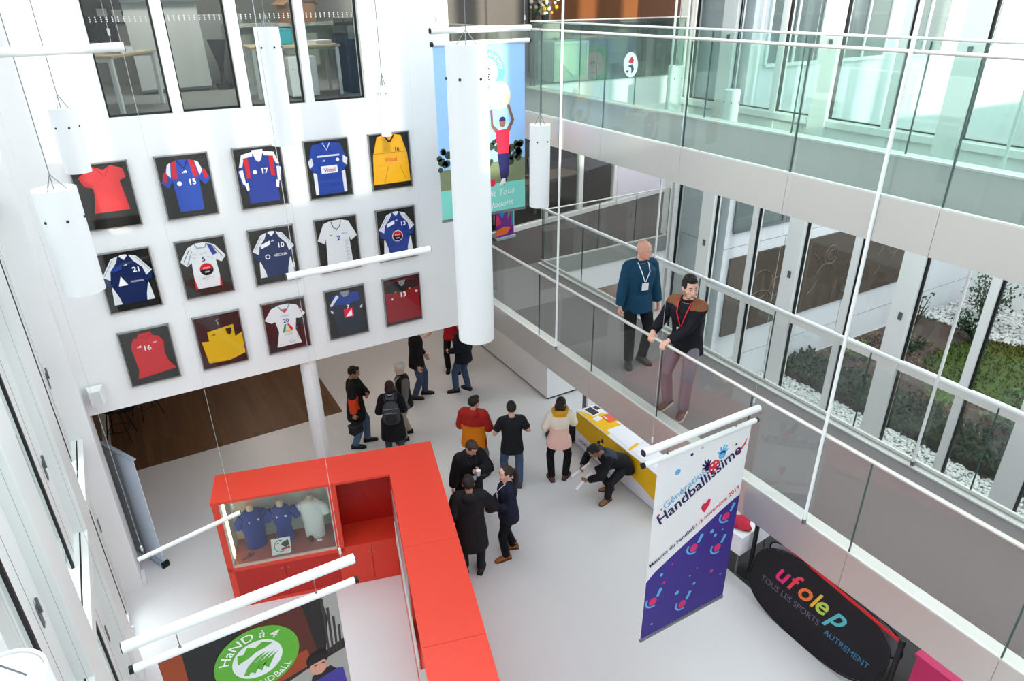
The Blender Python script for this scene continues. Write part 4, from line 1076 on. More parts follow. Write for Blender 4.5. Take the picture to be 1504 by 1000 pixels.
# black oval pop-up banner
o_ = Vector((6.5, 4.72, 0.0)); u_ = Vector((0, -1, 0)); v_ = Vector((.35, 0, .97)).normalized(); w_ = u_.cross(v_)
t = thing('pop_up_banner', 'black oval pop-up banner with rainbow lettering on the dark carpet', 'banner', o_)
of = lambda u, v, w: u_ * u + v_ * v + w_ * w + Vector((0, 0, .004))
def oval(k=1.0):
    pts = []
    for i in range(56):
        a = 2 * PI * i / 56; c, s_ = math.cos(a), math.sin(a); e = 2 / 2.8
        pts.append((1.02 + 1.02 * k * math.copysign(abs(c) ** e, c), .50 + .5 * (1 - (1 - k) * 2) * math.copysign(abs(s_) ** e, s_)))
    return pts
m = MB(); m.prism(oval(.985), of, -.003, .003); m.build('front_panel', mat('banner_black', (22, 21, 27), .6, bump=.1, bump_scale=10), t)
m = MB(); ov = oval(1.0); m.tube([of(a, b, 0) for a, b in ov + [ov[0]]], .012, 8, False); m.build('hoop', M_BLACK, t)
u2 = Vector((.75, .04, 0)); v2 = Vector((-.35, 0, .97)).normalized()
of2 = lambda u, v, w: u2 + u_ * u + v2 * v + Vector((1, 0, 0)) * w
m = MB(); m.prism(oval(.985), of2, -.003, .003); m.build('rear_panel', mat('banner_rear', (206, 206, 220), .6), t)
m = MB(); m.tube([of2(a, b, 0) for a, b in ov + [ov[0]]], .012, 8, False); m.build('hoop', M_BLACK, t)
cols = [('u', (236, 44, 120)), ('f', (240, 60, 90)), ('o', (244, 120, 60)), ('l', (240, 190, 60)), ('e', (190, 210, 90)), ('p', (90, 190, 200))]
for (ch, c), x, sz in zip(cols, (.38, .58, .745, .945, 1.02, 1.175), (.37, .36, .37, .33, .36, .38)):
    m = MB()
    put_text(m, ch, sz, of, (x, .54), 'l', .018, .30 if ch != 'p' else .5, .0, .0035)
    m.build('lettering', mat('print_' + ch, c, .5), t)
m = MB(); fit_text(m, 'TOUS LES SPORTS', .95, of, (.20, .375), .003, w=.0035); m.build('lettering', mat('print_violet_grey', (106, 98, 128), .5), t)
m = MB(); fit_text(m, 'AUTREMENT', .63, of, (1.25, .345), .0, w=.0035); m.build('lettering', mat('print_steel_blue', (66, 132, 176), .5), t)

# belt barrier
def post(label, x, y):
    t = thing('barrier_post', label, 'barrier post', (x, y, 0.006), 0, 'black belt barrier posts')
    m = MB(); m.loft([[Vector((a * math.cos(q), a * math.sin(q), z)) for q in [2 * PI * i / 24 for i in range(24)]] for z, a in ((0, .17), (.015, .17), (.04, .06))]); m.build('base', M_BLACK, t)
    m = MB(); m.tube([(0, 0, .03), (0, 0, .90)], .032, 16); auto_smooth(m.build('pole', M_DARK, t))
    m = MB(); m.tube([(0, 0, .90), (0, 0, 1.0)], .038, 16); auto_smooth(m.build('belt_head', M_BLACK, t))
post('black belt barrier post between the hanging banner and the oval banner', 6.9, 4.92)
post('black belt barrier post beyond the far end of the oval banner', 6.73, 2.62)
a = Vector((6.9, 4.92, .95)); b = Vector((6.73, 2.62, .95)); d = b - a
m = MB(); m.bx(.04, d.length - .04, -.002, .002, -.025, .025); t = tag(m.build('barrier_belt', mat('belt_red', (222, 30, 36), .5)), 'red belt stretched between the two black barrier posts', 'belt'); t.location = a; t.rotation_euler = (0, 0, math.atan2(d.y, d.x))
# white side table with red cloth behind the banner
t = thing('side_table', 'white table with a crumpled red cloth half hidden behind the indigo banner', 'table', (6.98, 5.35, 0.006), .1)
m = MB(); m.bx(-.36, .36, -.36, .36, .70, .74); m.build('top', M_WHITE, t, bevel=.004)
m = MB(); m.bx(-.37, .37, -.372, -.362, .42, .745); m.bx(-.372, -.362, -.37, .37, .42, .745); m.build('cloth_front', C_TW, t)
for sx in (-1, 1):
    for sy in (-1, 1): MB().tube([(sx * .32, sy * .32, 0), (sx * .32, sy * .32, .70)], .014, 8).build('leg', M_GREY, t)
m = MB(); random.seed(2)
m.loft([[Vector((a * (1 + .25 * math.sin(3 * q + i)) * math.cos(q), a * (1 + .2 * math.cos(4 * q)) * math.sin(q), z)) for q in [2 * PI * j / 22 for j in range(22)]] for i, (z, a) in enumerate(((0, .17), (.03, .18), (.06, .13), (.075, .06)))]); t = tag(auto_smooth(m.build('scarf', mat('scarf_red', (176, 30, 56), .8)), 60), 'crumpled red scarf on the white side table', 'scarf'); t.location = (6.86, 5.20, .75)
t = thing('yellow_card', 'bright yellow card standing on the white side table', 'card', (7.06, 5.36, .746), .9)
MB().bx(-.08, .08, -.004, .004, 0, .16).build('card', mat('acid_yellow', (236, 230, 40), .6), t)
# pink counter at the frame edge
t = thing('pink_counter', 'magenta counter front under the lower bridge at the corner', 'counter', (6.98, 1.9, 0.006))
m = MB(); m.bx(-.34, .34, -.5, .5, .0, 1.02); m.build('body', mat('magenta_panel', (190, 34, 92), .5), t, bevel=.006)
m = MB(); m.bx(-.36, .36, -.52, .52, 1.02, 1.05); m.build('top', mat('magenta_panel', (190, 34, 92)), t)
# floor socket and paper bits
# ------------------------------------------------------------------ offices behind the jersey wall (upper floor)
def desk(label, x, y, z, rz, w=1.4, d=.7, h=.74, leg=M_WHITE, top=None, group=None):
    t = thing('office_desk', label, 'desk', (x, y, z), rz, group)
    m = MB(); m.bx(-w / 2, w / 2, -d / 2, d / 2, h - .03, h); m.build('top', top or M_WHITE, t, bevel=.004)
    for sx in (-1, 1):
        for sy in (-1, 1):
            m = MB(); m.bx(sx * (w / 2 - .05) - .025, sx * (w / 2 - .05) + .025, sy * (d / 2 - .05) - .025, sy * (d / 2 - .05) + .025, 0, h - .03); m.build('leg', leg, t)
    m = MB()
    for sx in (-1, 1): m.bx(sx * (w / 2 - .05) - .02, sx * (w / 2 - .05) + .02, -d / 2 + .05, d / 2 - .05, h - .08, h - .03)
    m.bx(-w / 2 + .05, w / 2 - .05, -.02, .02, h - .08, h - .03); m.build('frame', leg, t)
    return t
def chair(label, x, y, z, rz, c=M_DARK, group=None):
    t = thing('office_chair', label, 'chair', (x, y, z), rz, group)
    m = MB(); m.bx(-.22, .22, -.22, .22, .43, .50); m.build('seat', c, t, bevel=.02)
    m = MB(); m.box((0, .23, .76), (.42, .05, .48), rx=-.12); m.build('backrest', c, t, bevel=.02)
    m = MB(); m.tube([(0, 0, .08), (0, 0, .43)], .025, 10); m.build('column', M_GREY, t)
    for i in range(5):
        a = i * 2 * PI / 5
        m = MB(); m.tube([(0, 0, .09), (.26 * math.cos(a), .26 * math.sin(a), .06)], .016, 8); m.ball((.27 * math.cos(a), .27 * math.sin(a), .03), .03, 8, 6); m.build('leg', M_BLACK, t)
    return t
struct('wall_office_back', MB().bx(-1.3, 4.6, 15.6, 15.7, Z2, 9.3), mat('office_wall', (150, 150, 142), .8))
struct('wall_office_side', MB().bx(4.5, 4.6, YW + .22, 15.6, Z2, 9.3).bx(4.5, 4.6, YW + .22, 20, Z1, 6.05), mat('office_wall2', (172, 170, 164), .8))
WOODT = mat('desk_beech', (196, 176, 140), .5)
desk('white-legged trestle desk behind the first office window', 0.40, 11.70, Z2, math.radians(59), 1.25, .75, top=WOODT)
chair('dark office chair tucked behind the first window desk', -0.30, 12.0, Z2, 1.9)
t = thing('monitor', 'black computer monitor on the first window desk', 'monitor', (0.35, 12.0, Z2 + .74), 2.6)
m = MB(); m.bx(-.27, .27, -.02, .02, .12, .45); m.build('screen', M_BLACK, t); m = MB(); m.bx(-.02, .02, -.02, .02, 0, .14); m.bx(-.10, .10, -.08, .08, 0, .012); m.build('stand', M_DARK, t)
t = thing('pin_board', 'dark pin board with papers behind the first office window', 'board', (0.55, 15.58, Z2 + 1.0))
MB().bx(-.8, .8, -.03, 0, 0, 1.1).build('board', mat('board_dark', (62, 66, 62), .8), t)
m = MB(); random.seed(11)
for i in range(14): m.box((random.uniform(-.7, .7), -.035, random.uniform(.1, 1.0)), (.16, .004, .2))
m.build('paper', mat('paper_grey', (190, 190, 184), .8), t)
t = thing('storage_cabinet', 'low pale cabinet standing behind the second office window', 'cabinet', (1.95, 14.6, Z2), .05)
m = MB(); m.bx(-.8, .8, -.25, .25, 0, 1.15); m.build('body', mat('cabinet_pale', (168, 170, 164), .6), t, bevel=.005)
for sx in (-1, 1):
    d_ = MB(); d_.bx(min(0, sx * .79) + .005, max(0, sx * .79) - .005, -.265, -.25, .04, 1.12); d_ = d_.build('door', mat('cabinet_door', (150, 154, 150), .6), t)
m = MB(); m.bx(-.04, .04, -.28, -.266, .2, 1.0); m.build('slot_handle', M_DARK, t)
t = thing('whiteboard', 'white whiteboard leaning beside the pale cabinet', 'board', (1.35, 13.3, Z2), .1)
m = MB(); m.box((0, .06, .72), (1.1, .03, 1.3), rx=-.08); m.build('board', mat('board_white', (196, 198, 194), .4), t)
m = MB(); m.box((0, .06, .05), (1.14, .05, .04), rx=-.08); m.box((0, .06, 1.37), (1.14, .05, .04)); m.build('frame', M_GREY, t)
t = thing('trophy', 'tall dark trophy cup on the office floor behind the second window', 'trophy', (2.1, 13.4, Z2))
m = MB(); m.loft([[Vector((a * math.cos(q), a * math.sin(q), z)) for q in [2 * PI * i / 18 for i in range(18)]] for z, a in ((0, .13), (.10, .13), (.12, .05), (.25, .03), (.40, .05), (.75, .15), (.78, .15))]); auto_smooth(m.build('cup', mat('pewter', (60, 60, 60), .35, .6), t), 50)
desk('pale desk with papers behind the last office window', 2.95, 11.9, Z2, -.05, 1.35, .8, top=WOODT)
t = thing('drawer_pedestal', 'white drawer pedestal under the desk of the last office window', 'drawer unit', (2.93, 11.55, Z2))
m = MB(); m.bx(-.21, .21, -.28, .28, .04, .60); m.build('body', M_WHITE, t, bevel=.006)
for i in range(3):
    m = MB(); m.bx(-.20, .20, -.292, -.28, .06 + .18 * i, .22 + .18 * i); dr = m.build('drawer', M_WHITE, t); m = MB(); m.bx(-.05, .05, -.30, -.292, .17 + .18 * i, .185 + .18 * i); m.build('handle', M_GREY, dr)
t = thing('printer', 'dark printer stand cabinet at the edge of the last office window', 'printer', (3.98, 11.75, Z2))
m = MB(); m.bx(-.28, .28, -.28, .28, 0, 1.1); m.build('body', M_DARK, t, bevel=.02); m = MB(); m.bx(-.24, .24, -.30, -.28, .8, 1.0); m.build('panel', M_GREY, t)
t = thing('cardboard_box', 'brown cardboard box on the shelf behind the last office window', 'box', (3.55, 13.6, Z2 + 1.0), .3)
m = MB(); m.bx(-.25, .25, -.2, .2, 0, .3); m.build('box', mat('cardboard', (150, 104, 70), .8), t); m = MB(); m.box((-.30, 0, .32), (.14, .4, .006), ry=-.5); m.box((.30, 0, .32), (.14, .4, .006), ry=.5); m.build('flap', mat('cardboard', (150, 104, 70)), t)
t = thing('shelf_unit', 'low grey shelf unit carrying the cardboard box', 'shelf', (3.3, 13.7, Z2))
m = MB(); m.bx(-1.0, 1.0, -.25, .25, .95, 1.0); m.bx(-1.0, -.96, -.25, .25, 0, .95); m.bx(.96, 1.0, -.25, .25, 0, .95); m.bx(-1, 1, .22, .25, 0, .95); m.build('body', mat('cabinet_pale', (168, 170, 164)), t)
t = thing('storage_box', 'turquoise storage box on the last window desk', 'box', (2.80, 12.0, Z2 + .74))
m = MB(); m.bx(-.18, .18, -.13, .13, 0, .20); m.build('box', mat('turquoise', (30, 180, 200), .4), t, bevel=.01); m = MB(); m.bx(-.185, .185, -.135, .135, .20, .225); m.build('lid', mat('turquoise', (30, 180, 200)), t)
t = thing('paper_stack', 'stack of pale papers on the last window desk', 'papers', (3.4, 11.85, Z2 + .74), .3)
m = MB(); m.bx(-.15, .15, -.11, .11, 0, .05); m.build('sheets', P_W, t)
t = thing('document_tray', 'white document tray full of paper on the first window desk', 'tray', (.55, 11.60, Z2 + .74), .9)
m = MB(); m.bx(-.17, .17, -.12, .12, 0, .012); m.bx(-.17, -.16, -.12, .12, 0, .08); m.bx(.16, .17, -.12, .12, 0, .08); m.build('tray', M_WHITE, t); m = MB(); m.bx(-.15, .15, -.11, .11, .012, .06); m.build('paper', P_W, t)

# ------------------------------------------------------------------ gallery behind the lower bridge
an = math.atan2(13.05 - 12.46, 10.43 - 7.21)
wl = thing('window_%d' % n, None, None, (7.21, 12.46, Z1), an, kind='structure'); n += 1
m = MB()
for x in (-3.3, -2.2, -1.1, 0.0, 1.0, 2.1, 3.27): m.bx(x - .06, x + .06, -.05, .05, 0, 2.85)
m.bx(-3.3, 3.27, -.06, .06, 0, .10); m.bx(-3.3, 3.27, -.05, .05, 2.7, 2.85)
m.build('frame', M_FRAME, wl)
m = MB(); m.bx(-3.3, 3.27, -.006, .006, .1, 2.7); m.build('glass', glass('dark_office_glass', (226, 229, 228), .8), wl)
gw = thing('wall_gallery', None, None, (7.21, 12.46, Z1), an, kind='structure')
m = MB(); m.bx(3.33, 7.5, -.06, .06, 0, 2.85); m.build('panel', mat('lavender_white', (214, 214, 222), .6), gw)
m = MB(); m.bx(3.33, 7.5, -.075, -.06, 0, .10); m.build('skirting', M_FRAME, gw)
m = MB(); m.bx(-5, 7, 4.5, 4.6, 0, 2.85); m.build('office_rear', mat('office_dark_wall', (58, 54, 50), .8), gw)
ca, sa = math.cos(an), math.sin(an)
def gl(x, y): return (7.21 + x * ca - y * sa, 12.46 + x * sa + y * ca)
WD = mat('desk_dark_oak', (104, 84, 66), .5)
lb = ['dark wood desk behind the first glazed bay of the gallery office', 'dark wood desk behind the second glazed bay of the gallery office', 'dark wood desk in the third glazed bay next to the lavender wall']
for i, x in enumerate((-.5, .75, 2.2)):
    p = gl(x, 1.0); desk(lb[i], p[0], p[1], Z1, an, 1.25, .75, leg=mat('leg_grey', (176, 176, 176), .4), top=WD, group='desks in the gallery office')
lb = ['black office chair in the first glazed bay of the gallery office', 'black office chair in the second glazed bay of the gallery office', 'black office chair by the lavender wall end of the gallery office']
for i, x in enumerate((-.3, .9, 2.4)):
    p = gl(x, 1.7); chair(lb[i], p[0], p[1], Z1, an + .3 * i, M_BLACK, 'chairs in the gallery office')
t = thing('roll_up_display', 'small colourful roll-up display on the gallery floor below the sport banner', 'display', (6.92, 12.15, Z1), .12)
m = MB(); m.bx(-.26, .20, -.004, .004, .05, .95); m.build('panel', mat('rollup_violet', (112, 40, 130), .6), t)
rf = lambda u, v, w: Vector((u, -.004 - w, v))
for nm, c, pl_ in (('print_blue3', (40, 120, 180), [(-.1, .45), (.0, .6), (.05, .9), (-.16, .9), (-.2, .6)]), ('print_orange3', (226, 110, 40), [(-.26, .08), (.02, .10), (.12, .22), (-.05, .26), (-.26, .2)]), ('print_green3', (90, 150, 70), [(.04, .4), (.10, .5), (.14, .9), (.07, .9)]), ('print_teal3', (30, 130, 150), [(.14, .25), (.2, .3), (.2, .9), (.15, .9)]), ('print_pink3', (200, 50, 90), [(-.26, .3), (-.12, .34), (-.2, .55), (-.26, .5)])):
    m = MB(); m.prism(pl_, rf, 0, .002); m.build('print', mat(nm, c, .6), t)
m = MB(); m.bx(-.28, .22, -.05, .05, 0, .05); m.build('cassette', mat('display_alu', (180, 196, 210)), t)
# upper gallery, behind the balcony
m = MB(); m.bx(4.6, 7.95, 12.9, 13.0, Z2, 9.3)
struct('wall_gallery_upper', m, M_SLATE)
struct('wall_wood', MB().bx(8.4, 16, 12.9, 13.0, 7.25, 9.3), M_WOODW)
struct('wall_gallery_dark', MB().bx(8.4, 16, 13.4, 13.5, Z2, 7.25).bx(8.4, 16, 12.9, 13.5, 7.22, 7.26), mat('dark_reveal', (92, 96, 94), .7))
struct('door_1', MB().bx(7.95, 8.4, 12.88, 12.96, Z2, 8.6), mat('door_umber', (62, 46, 42), .5))
struct('trim_door', MB().bx(7.93, 7.97, 12.84, 12.96, Z2, 8.6).bx(8.38, 8.42, 12.84, 12.96, Z2, 8.6), mat('slate2', (104, 98, 94), .5))
t = thing('pedestal', 'grey pedestal carrying the white flowers on the upper gallery', 'pedestal', (7.75, 12.0, Z2))
m = MB(); m.bx(-.20, .20, -.20, .20, 0, .92); m.build('block', mat('pedestal_grey', (166, 162, 154), .6), t, bevel=.01)
t = thing('flower_bouquet', 'white and yellow bouquet on the grey pedestal of the upper gallery', 'flowers', (7.72, 12.0, Z2 + .92))
m = MB(); m.tube([(0, 0, 0), (0, 0, .14)], [.06, .08], 14); m.build('vase', M_DARK, t)
random.seed(4)
for nm, c, k_ in (('petals_white', (238, 232, 226), 34), ('petals_yellow', (232, 190, 50), 14), ('leaves_green', (70, 110, 50), 14)):
    m = MB()
    for i in range(k_):
        q = Vector((random.gauss(0, .10), random.gauss(0, .10), .16 + random.random() * .34)); m.ball(q, (random.uniform(.025, .045),) * 3, 7, 5)
    m.build('blossom' if 'petal' in nm else 'foliage', mat(nm, c, .7), t)
t = thing('sideboard', 'white framed cabinet beside the sport banner on the upper gallery', 'cabinet', (7.62, 11.2, Z2))
m = MB(); m.bx(-.35, .35, -.25, .25, 0, .62); m.build('body', mat('cabinet_cream', (216, 214, 200), .6), t, bevel=.01); m = MB(); m.bx(-.37, .37, -.27, .27, .62, .66); m.bx(-.37, -.33, -.27, .27, 0, .62); m.bx(.33, .37, -.27, .27, 0, .62); m.build('frame', M_FRAME, t)
t = thing('club_sticker', 'round white sticker with a red and black emblem on the balcony glass', 'sticker', (6.488, 7.9, 6.90))
sf = lambda u, v, w: Vector((-w, -u, v))
m = MB(); m.prism(circle(0, 0, .15, 28, .16), sf, .002, .004); m.build('disc', P_W, t)
m = MB(); m.prism([(-.05, .04), (.02, .11), (.07, .06), (.04, .02), (-.02, .02)], sf, .004, .005); m.build('emblem', cloth('red'), t)
m = MB(); m.prism([(-.06, -.02), (.04, .01), (.08, -.05), (.03, -.11), (.02, -.04)], sf, .004, .005); m.prism([(-.09, -.08), (-.03, -.07), (-.06, -.11)], sf, .004, .005); m.build('emblem', P_K, t)

# ------------------------------------------------------------------ garden court outside the tall windows
struct('ground_garden', MB().bx(10.06, 40, -20, 9.2, -.3, -.02), mat('paving_pale', (176, 176, 174), .9, noise_amt=.06, noise_scale=3))
b = MB(); b.bx(10.2, 20.3, 9.2, 9.5, -.1, 12)
b.bx(10.3, 10.5, 9.2, 10.7, -.1, 12)
struct('wall_wing', b, mat('wing_render', (214, 216, 222), .7, noise_amt=.02, noise_scale=.7))
b = MB()
for z in (.62, 3.20): b.bx(10.2, 20.3, 9.194, 9.2, z, z + .012)
b.bx(10.294, 10.3, 9.2, 10.5, 3.2, 3.212)
for x in (12.0, 14.4, 16.9): b.bx(x, x + .012, 9.194, 9.2, .1, 3.2)
struct('trim_wing_joints', b, mat('joint_shadow', (150, 152, 158), .8))  # thin grey lines for the joints of the wing wall
for i, (x0, x1, z0, z1) in enumerate(((10.4, 13.2, 3.55, 5.2), (10.6, 12.0, 6.6, 8.6), (12.6, 14.0, 6.6, 8.6), (14.6, 16.0, 6.6, 8.6), (16.6, 18.0, 6.6, 8.6))):
    w = thing('window_%d' % n, None, None, (x0, 9.2, z0), kind='structure'); n += 1
    m = MB(); m.bx(0, x1 - x0, -.01, .04, 0, z1 - z0); m.build('pane', mat('wing_pane', (96, 108, 108), .15, spec=.6), w)
    m = MB()
    for a in (0, (x1 - x0) / 2, x1 - x0): m.bx(a - .03, a + .03, -.04, .0, 0, z1 - z0)
    m.bx(0, x1 - x0, -.05, 0, -.04, .02); m.bx(0, x1 - x0, -.04, 0, z1 - z0 - .04, z1 - z0); m.build('frame', M_GREY if i == 0 else M_FRAME, w)
b = MB(); b.bx(20.3, 20.6, -12, 9.5, -.1, 12); b.bx(20.24, 20.3, -12, 9.2, -.1, .9)
struct('wall_court_end', b, mat('court_render', (226, 226, 226), .8, noise_amt=.03, noise_scale=.5))
# bronze relief
t = thing('wall_relief', 'long dark brown relief panel with carved faces on the garden wall', 'relief', (10.4, 9.2, 1.24))
m = MB(); m.bx(0, 6.55, -.05, 0, 0, 1.74); m.build('panel', mat('relief_brown', (74, 64, 56), .75, noise_amt=.15, noise_scale=3), t)
rl = lambda x, z, r, a0=0, a1=2 * PI: m.tube([(x + r * math.cos(a0 + (a1 - a0) * i / 22), -.055, z + r * math.sin(a0 + (a1 - a0) * i / 22)) for i in range(23)], .011, 5)
m = MB()
for x, z, r in ((1.0, 1.0, .32), (1.5, .85, .22), (3.2, 1.25, .22), (3.2, 1.25, .12), (4.1, .95, .20), (4.15, .95, .10), (5.6, 1.1, .25), (5.6, 1.2, .1)): rl(x, z, r)
for x, z, r, a, b_ in ((1.0, .3, .55, .3, 2.8), (1.9, .2, .6, .5, 2.6), (3.1, .75, .32, .2, 2.9), (4.0, .5, .30, 3.4, 6.0), (2.4, .9, .5, -1.2, 1.2), (4.7, .8, .5, -.9, 1.4), (6.0, .6, .4, 1, 3.8)): rl(x, z, r, a, b_)
m.tube([(4.4, -.055, 1.6), (4.1, -.055, 1.3), (4.3, -.055, 1.1)], .012, 5); m.tube([(3.5, -.055, .1), (3.55, -.055, .7)], .012, 5); m.tube([(5.1, -.055, 1.65), (5.3, -.055, 1.3), (5.0, -.055, .9)], .012, 5)
m.build('carving', mat('relief_line', (112, 98, 88), .6), t)

def blob_leaves(mb, n_, fx, size, seed, up=.3):
    rnd = random.Random(seed)
    for i in range(n_):
        c = fx(rnd)
        d = Vector((rnd.uniform(-1, 1), rnd.uniform(-1, 1), rnd.uniform(-.2, 1) + up)).normalized()
        u, w = ortho(d)
        L = size * rnd.uniform(.6, 1.3)
        mb.add([c, c + d * L * .5 + u * L * .28, c + d * L, c + d * L * .5 - u * L * .28], [(0, 1, 2, 3)])
G_D = mat('leaf_dark', (34, 58, 30), .7); G_D2 = mat('leaf_brownish', (58, 50, 38), .8); G_M = mat('leaf_green', (92, 124, 40), .7); G_S = mat('soil', (72, 62, 56), .95, noise_amt=.3, noise_scale=9, bump=.6, bump_scale=20)
def strip(name, x0, x1, y0, y1, z, m_): return struct(name, MB().bx(x0, x1, y0, y1, -.03, z), m_)
strip('ground_bed', 12.15, 18.0, -6, 9.15, .0, G_S)
struct('trim_kerb', MB().bx(13.42, 13.56, -6, 9.1, 0, .05), mat('kerb_concrete', (150, 148, 146), .9))
# white pebbles along the facade
def pebbles(name, fx, cnt, seed, label):
    rnd = random.Random(seed); mb = MB()
    for i in range(cnt):
        c, r = fx(rnd)
        mb.ball(c, (r, r * rnd.uniform(.7, 1.1), r * .6), 6, 4)
    o = mb.build(name, mat('pebble_white', (196, 198, 196), .8, noise_amt=.12, noise_scale=12), None, True)
    return tag(o, label, 'pebbles', kind='stuff')
pebbles('white_pebbles', lambda r: (Vector((r.uniform(11.3, 12.18), r.uniform(1.5, 9.1), r.uniform(-.01, .03))), r.uniform(.02, .045)), 5200, 1, 'strip of white pebbles along the foot of the tall windows')
pebbles('white_pebbles', lambda r: (Vector((r.uniform(17.9, 20.1), r.uniform(5.4, 9.1), r.uniform(-.01, .05))), r.uniform(.03, .07)), 1800, 2, 'patch of white pebbles around the shrubs at the garden wall')
mb = MB()
blob_leaves(mb, 9000, lambda r: Vector((r.uniform(12.24, 13.4), r.uniform(1.5, 9.1), r.random() * .22)), .11, 3)
mb.cur = 1
blob_leaves(mb, 3200, lambda r: Vector((r.uniform(12.24, 13.4), r.uniform(3.5, 9.1), r.random() * .2)), .10, 5)
tag(mb.build('groundcover', [G_D, G_D2]), 'dense dark green and brownish groundcover between the pebble strip and the kerb', 'groundcover', kind='stuff')
mb = MB()
blob_leaves(mb, 2600, lambda r: Vector((r.uniform(13.6, 16.5), r.uniform(4.5, 9.0), r.random() * .08)), .08, 6)
tag(mb.build('groundcover', mat('litter_brown', (104, 84, 70), .9)), 'dry brown leaf litter over the garden bed soil', 'leaf litter', kind='stuff')
# grass mounds
def mound(name, label, cx_, cy_, rx_, ry_, h_, seed):
    m = MB(); nr, na = 9, 26; rows = []
    for i in range(1, nr + 1):
        r = i / nr
        rows.append([Vector((cx_ + rx_ * r * math.cos(a), cy_ + ry_ * r * math.sin(a), h_ * (1 - r * r) + .05 * noise.noise(Vector((cx_ + r * 3 * math.cos(a), r * 3 * math.sin(a), seed))) * (1 - r))) for a in [2 * PI * q / na for q in range(na)]])
    m.loft(list(reversed(rows)), cap=True)
    rnd = random.Random(seed)
    blob_leaves(m, 2600, lambda r_: (lambda rr, a: Vector((cx_ + rx_ * rr * math.cos(a), cy_ + ry_ * rr * math.sin(a), h_ * (1 - rr * rr))))(math.sqrt(r_.random()), r_.uniform(0, 2 * PI)), .07, seed, 1.0)
    tag(m.build(name, mat('moss_green', (58, 76, 24), .95, noise_amt=.35, noise_scale=2.5)), label, 'grass', kind='stuff')
mound('grass', 'mossy green grass mound in the middle of the garden bed', 16.4, 6.2, 1.9, 1.5, .32, 3)
mound('grass', 'mossy green grass mound by the frame edge of the garden', 15.2, 3.6, 1.4, 1.7, .26, 8)
mound('grass', 'small yellow-green tuft of grass near the relief wall', 14.6, 8.35, .35, .25, .14, 12)
def shrub(label, x, y, h_, w_, seed, m_=None, dens=260):
    t = thing('shrub', label, 'shrub', (x, y, 0), 0, 'shrubs in the garden court')
    rnd = random.Random(seed); st = MB(); lf = MB()
    for i in range(5):
        a = rnd.uniform(0, 2 * PI); tip = Vector((w_ * .6 * math.cos(a), w_ * .6 * math.sin(a), h_ * rnd.uniform(.6, 1.0)))
        st.tube([(0, 0, 0), tip * .5 + Vector((0, 0, h_ * .1)), tip], [.02, .013, .006], 6)
        blob_leaves(lf, dens // 5, lambda r, tip=tip: tip * r.uniform(.35, 1.05) + Vector((r.gauss(0, w_ * .16), r.gauss(0, w_ * .16), r.gauss(0, h_ * .07))), .10, seed * 10 + i)
    st.build('stem', mat('twig', (70, 58, 48), .9), t); lf.build('foliage', m_ or G_D, t)
shrub('dark bushy shrub on the pebbles at the garden wall', 18.7, 8.0, 1.5, .9, 1, dens=520)
shrub('tall loose shrub at the frame edge of the garden', 18.6, 6.7, 1.7, 1.0, 2, dens=420)
shrub('low dark shrub standing on the far edge of the grass mound', 17.5, 7.5, .7, .6, 3, dens=420)
shrub('small bare shrub in front of the white garden wall', 17.2, 8.8, .9, .35, 4, dens=70)
shrub('low green shrub behind the kerb near the relief', 14.2, 8.6, .35, .5, 5, G_M, 200)
shrub('small green shrub in the mulch beside the grass mound', 15.6, 7.9, .35, .4, 6, dens=200)
shrub('tall green shrub by the kerb towards the frame edge', 13.9, 4.9, .9, .8, 7, mat('leaf_mid', (66, 96, 62), .7), 420)
shrub('yellow-green shrub by the kerb behind the garden hanger rod', 13.8, 6.2, .45, .5, 8, G_M, 200)
# ------------------------------------------------------------------ people
PENDING = []
def remesh_obj(name, mb, m, parent, voxel, smooth_it=2, colour_fn=None, mats=None):
    me = bpy.data.meshes.new(name)
    me.from_pydata(mb.v, [], mb.f)
    bm = bmesh.new(); bm.from_mesh(me); bmesh.ops.recalc_face_normals(bm, faces=bm.faces); bm.to_mesh(me); bm.free()
    o = bpy.data.objects.new(name, me); COL.objects.link(o); o.parent = parent
    r = o.modifiers.new('skin', 'REMESH'); r.mode = 'VOXEL'; r.voxel_size = voxel; r.use_smooth_shade = True
    if smooth_it:
        s = o.modifiers.new('soft', 'SMOOTH'); s.iterations = smooth_it; s.factor = .5
    PENDING.append((o, mats or [m], colour_fn))
    return o
def bake_people():
    bpy.context.view_layer.update()
    dg = bpy.context.evaluated_depsgraph_get()
    for o, mats, fn in PENDING:
        me = bpy.data.meshes.new_from_object(o.evaluated_get(dg), depsgraph=dg)
        me.materials.clear()
        for m in mats: me.materials.append(m)
        for p in me.polygons:
            p.use_smooth = True
            p.material_index = fn(p.center) if fn else 0
        old = o.data; o.modifiers.clear(); o.data = me; bpy.data.meshes.remove(old)

def rot_to(yaw, pitch, roll=0.0):
    """head axes: yaw + turns to the person's left, pitch + looks down"""
    return (Matrix.Rotation(yaw, 3, 'Z') @ Matrix.Rotation(-pitch, 3, 'X') @ Matrix.Rotation(roll, 3, 'Y'))

def ik(a, b, l1, l2, pole):
    a = Vector(a); b = Vector(b); d = b - a; L = d.length
    mx = (l1 + l2) * .998
    if L > mx: b = a + d * (mx / L); d = b - a; L = mx
    x = (l1 * l1 - l2 * l2 + L * L) / (2 * L); h = math.sqrt(max(0, l1 * l1 - x * x))
    n_ = d / L; p = Vector(pole); p = p - n_ * n_.dot(p)
    if p.length < 1e-5: p = ortho(n_)[0]
    p.normalize()
    return a + n_ * x + p * h, b

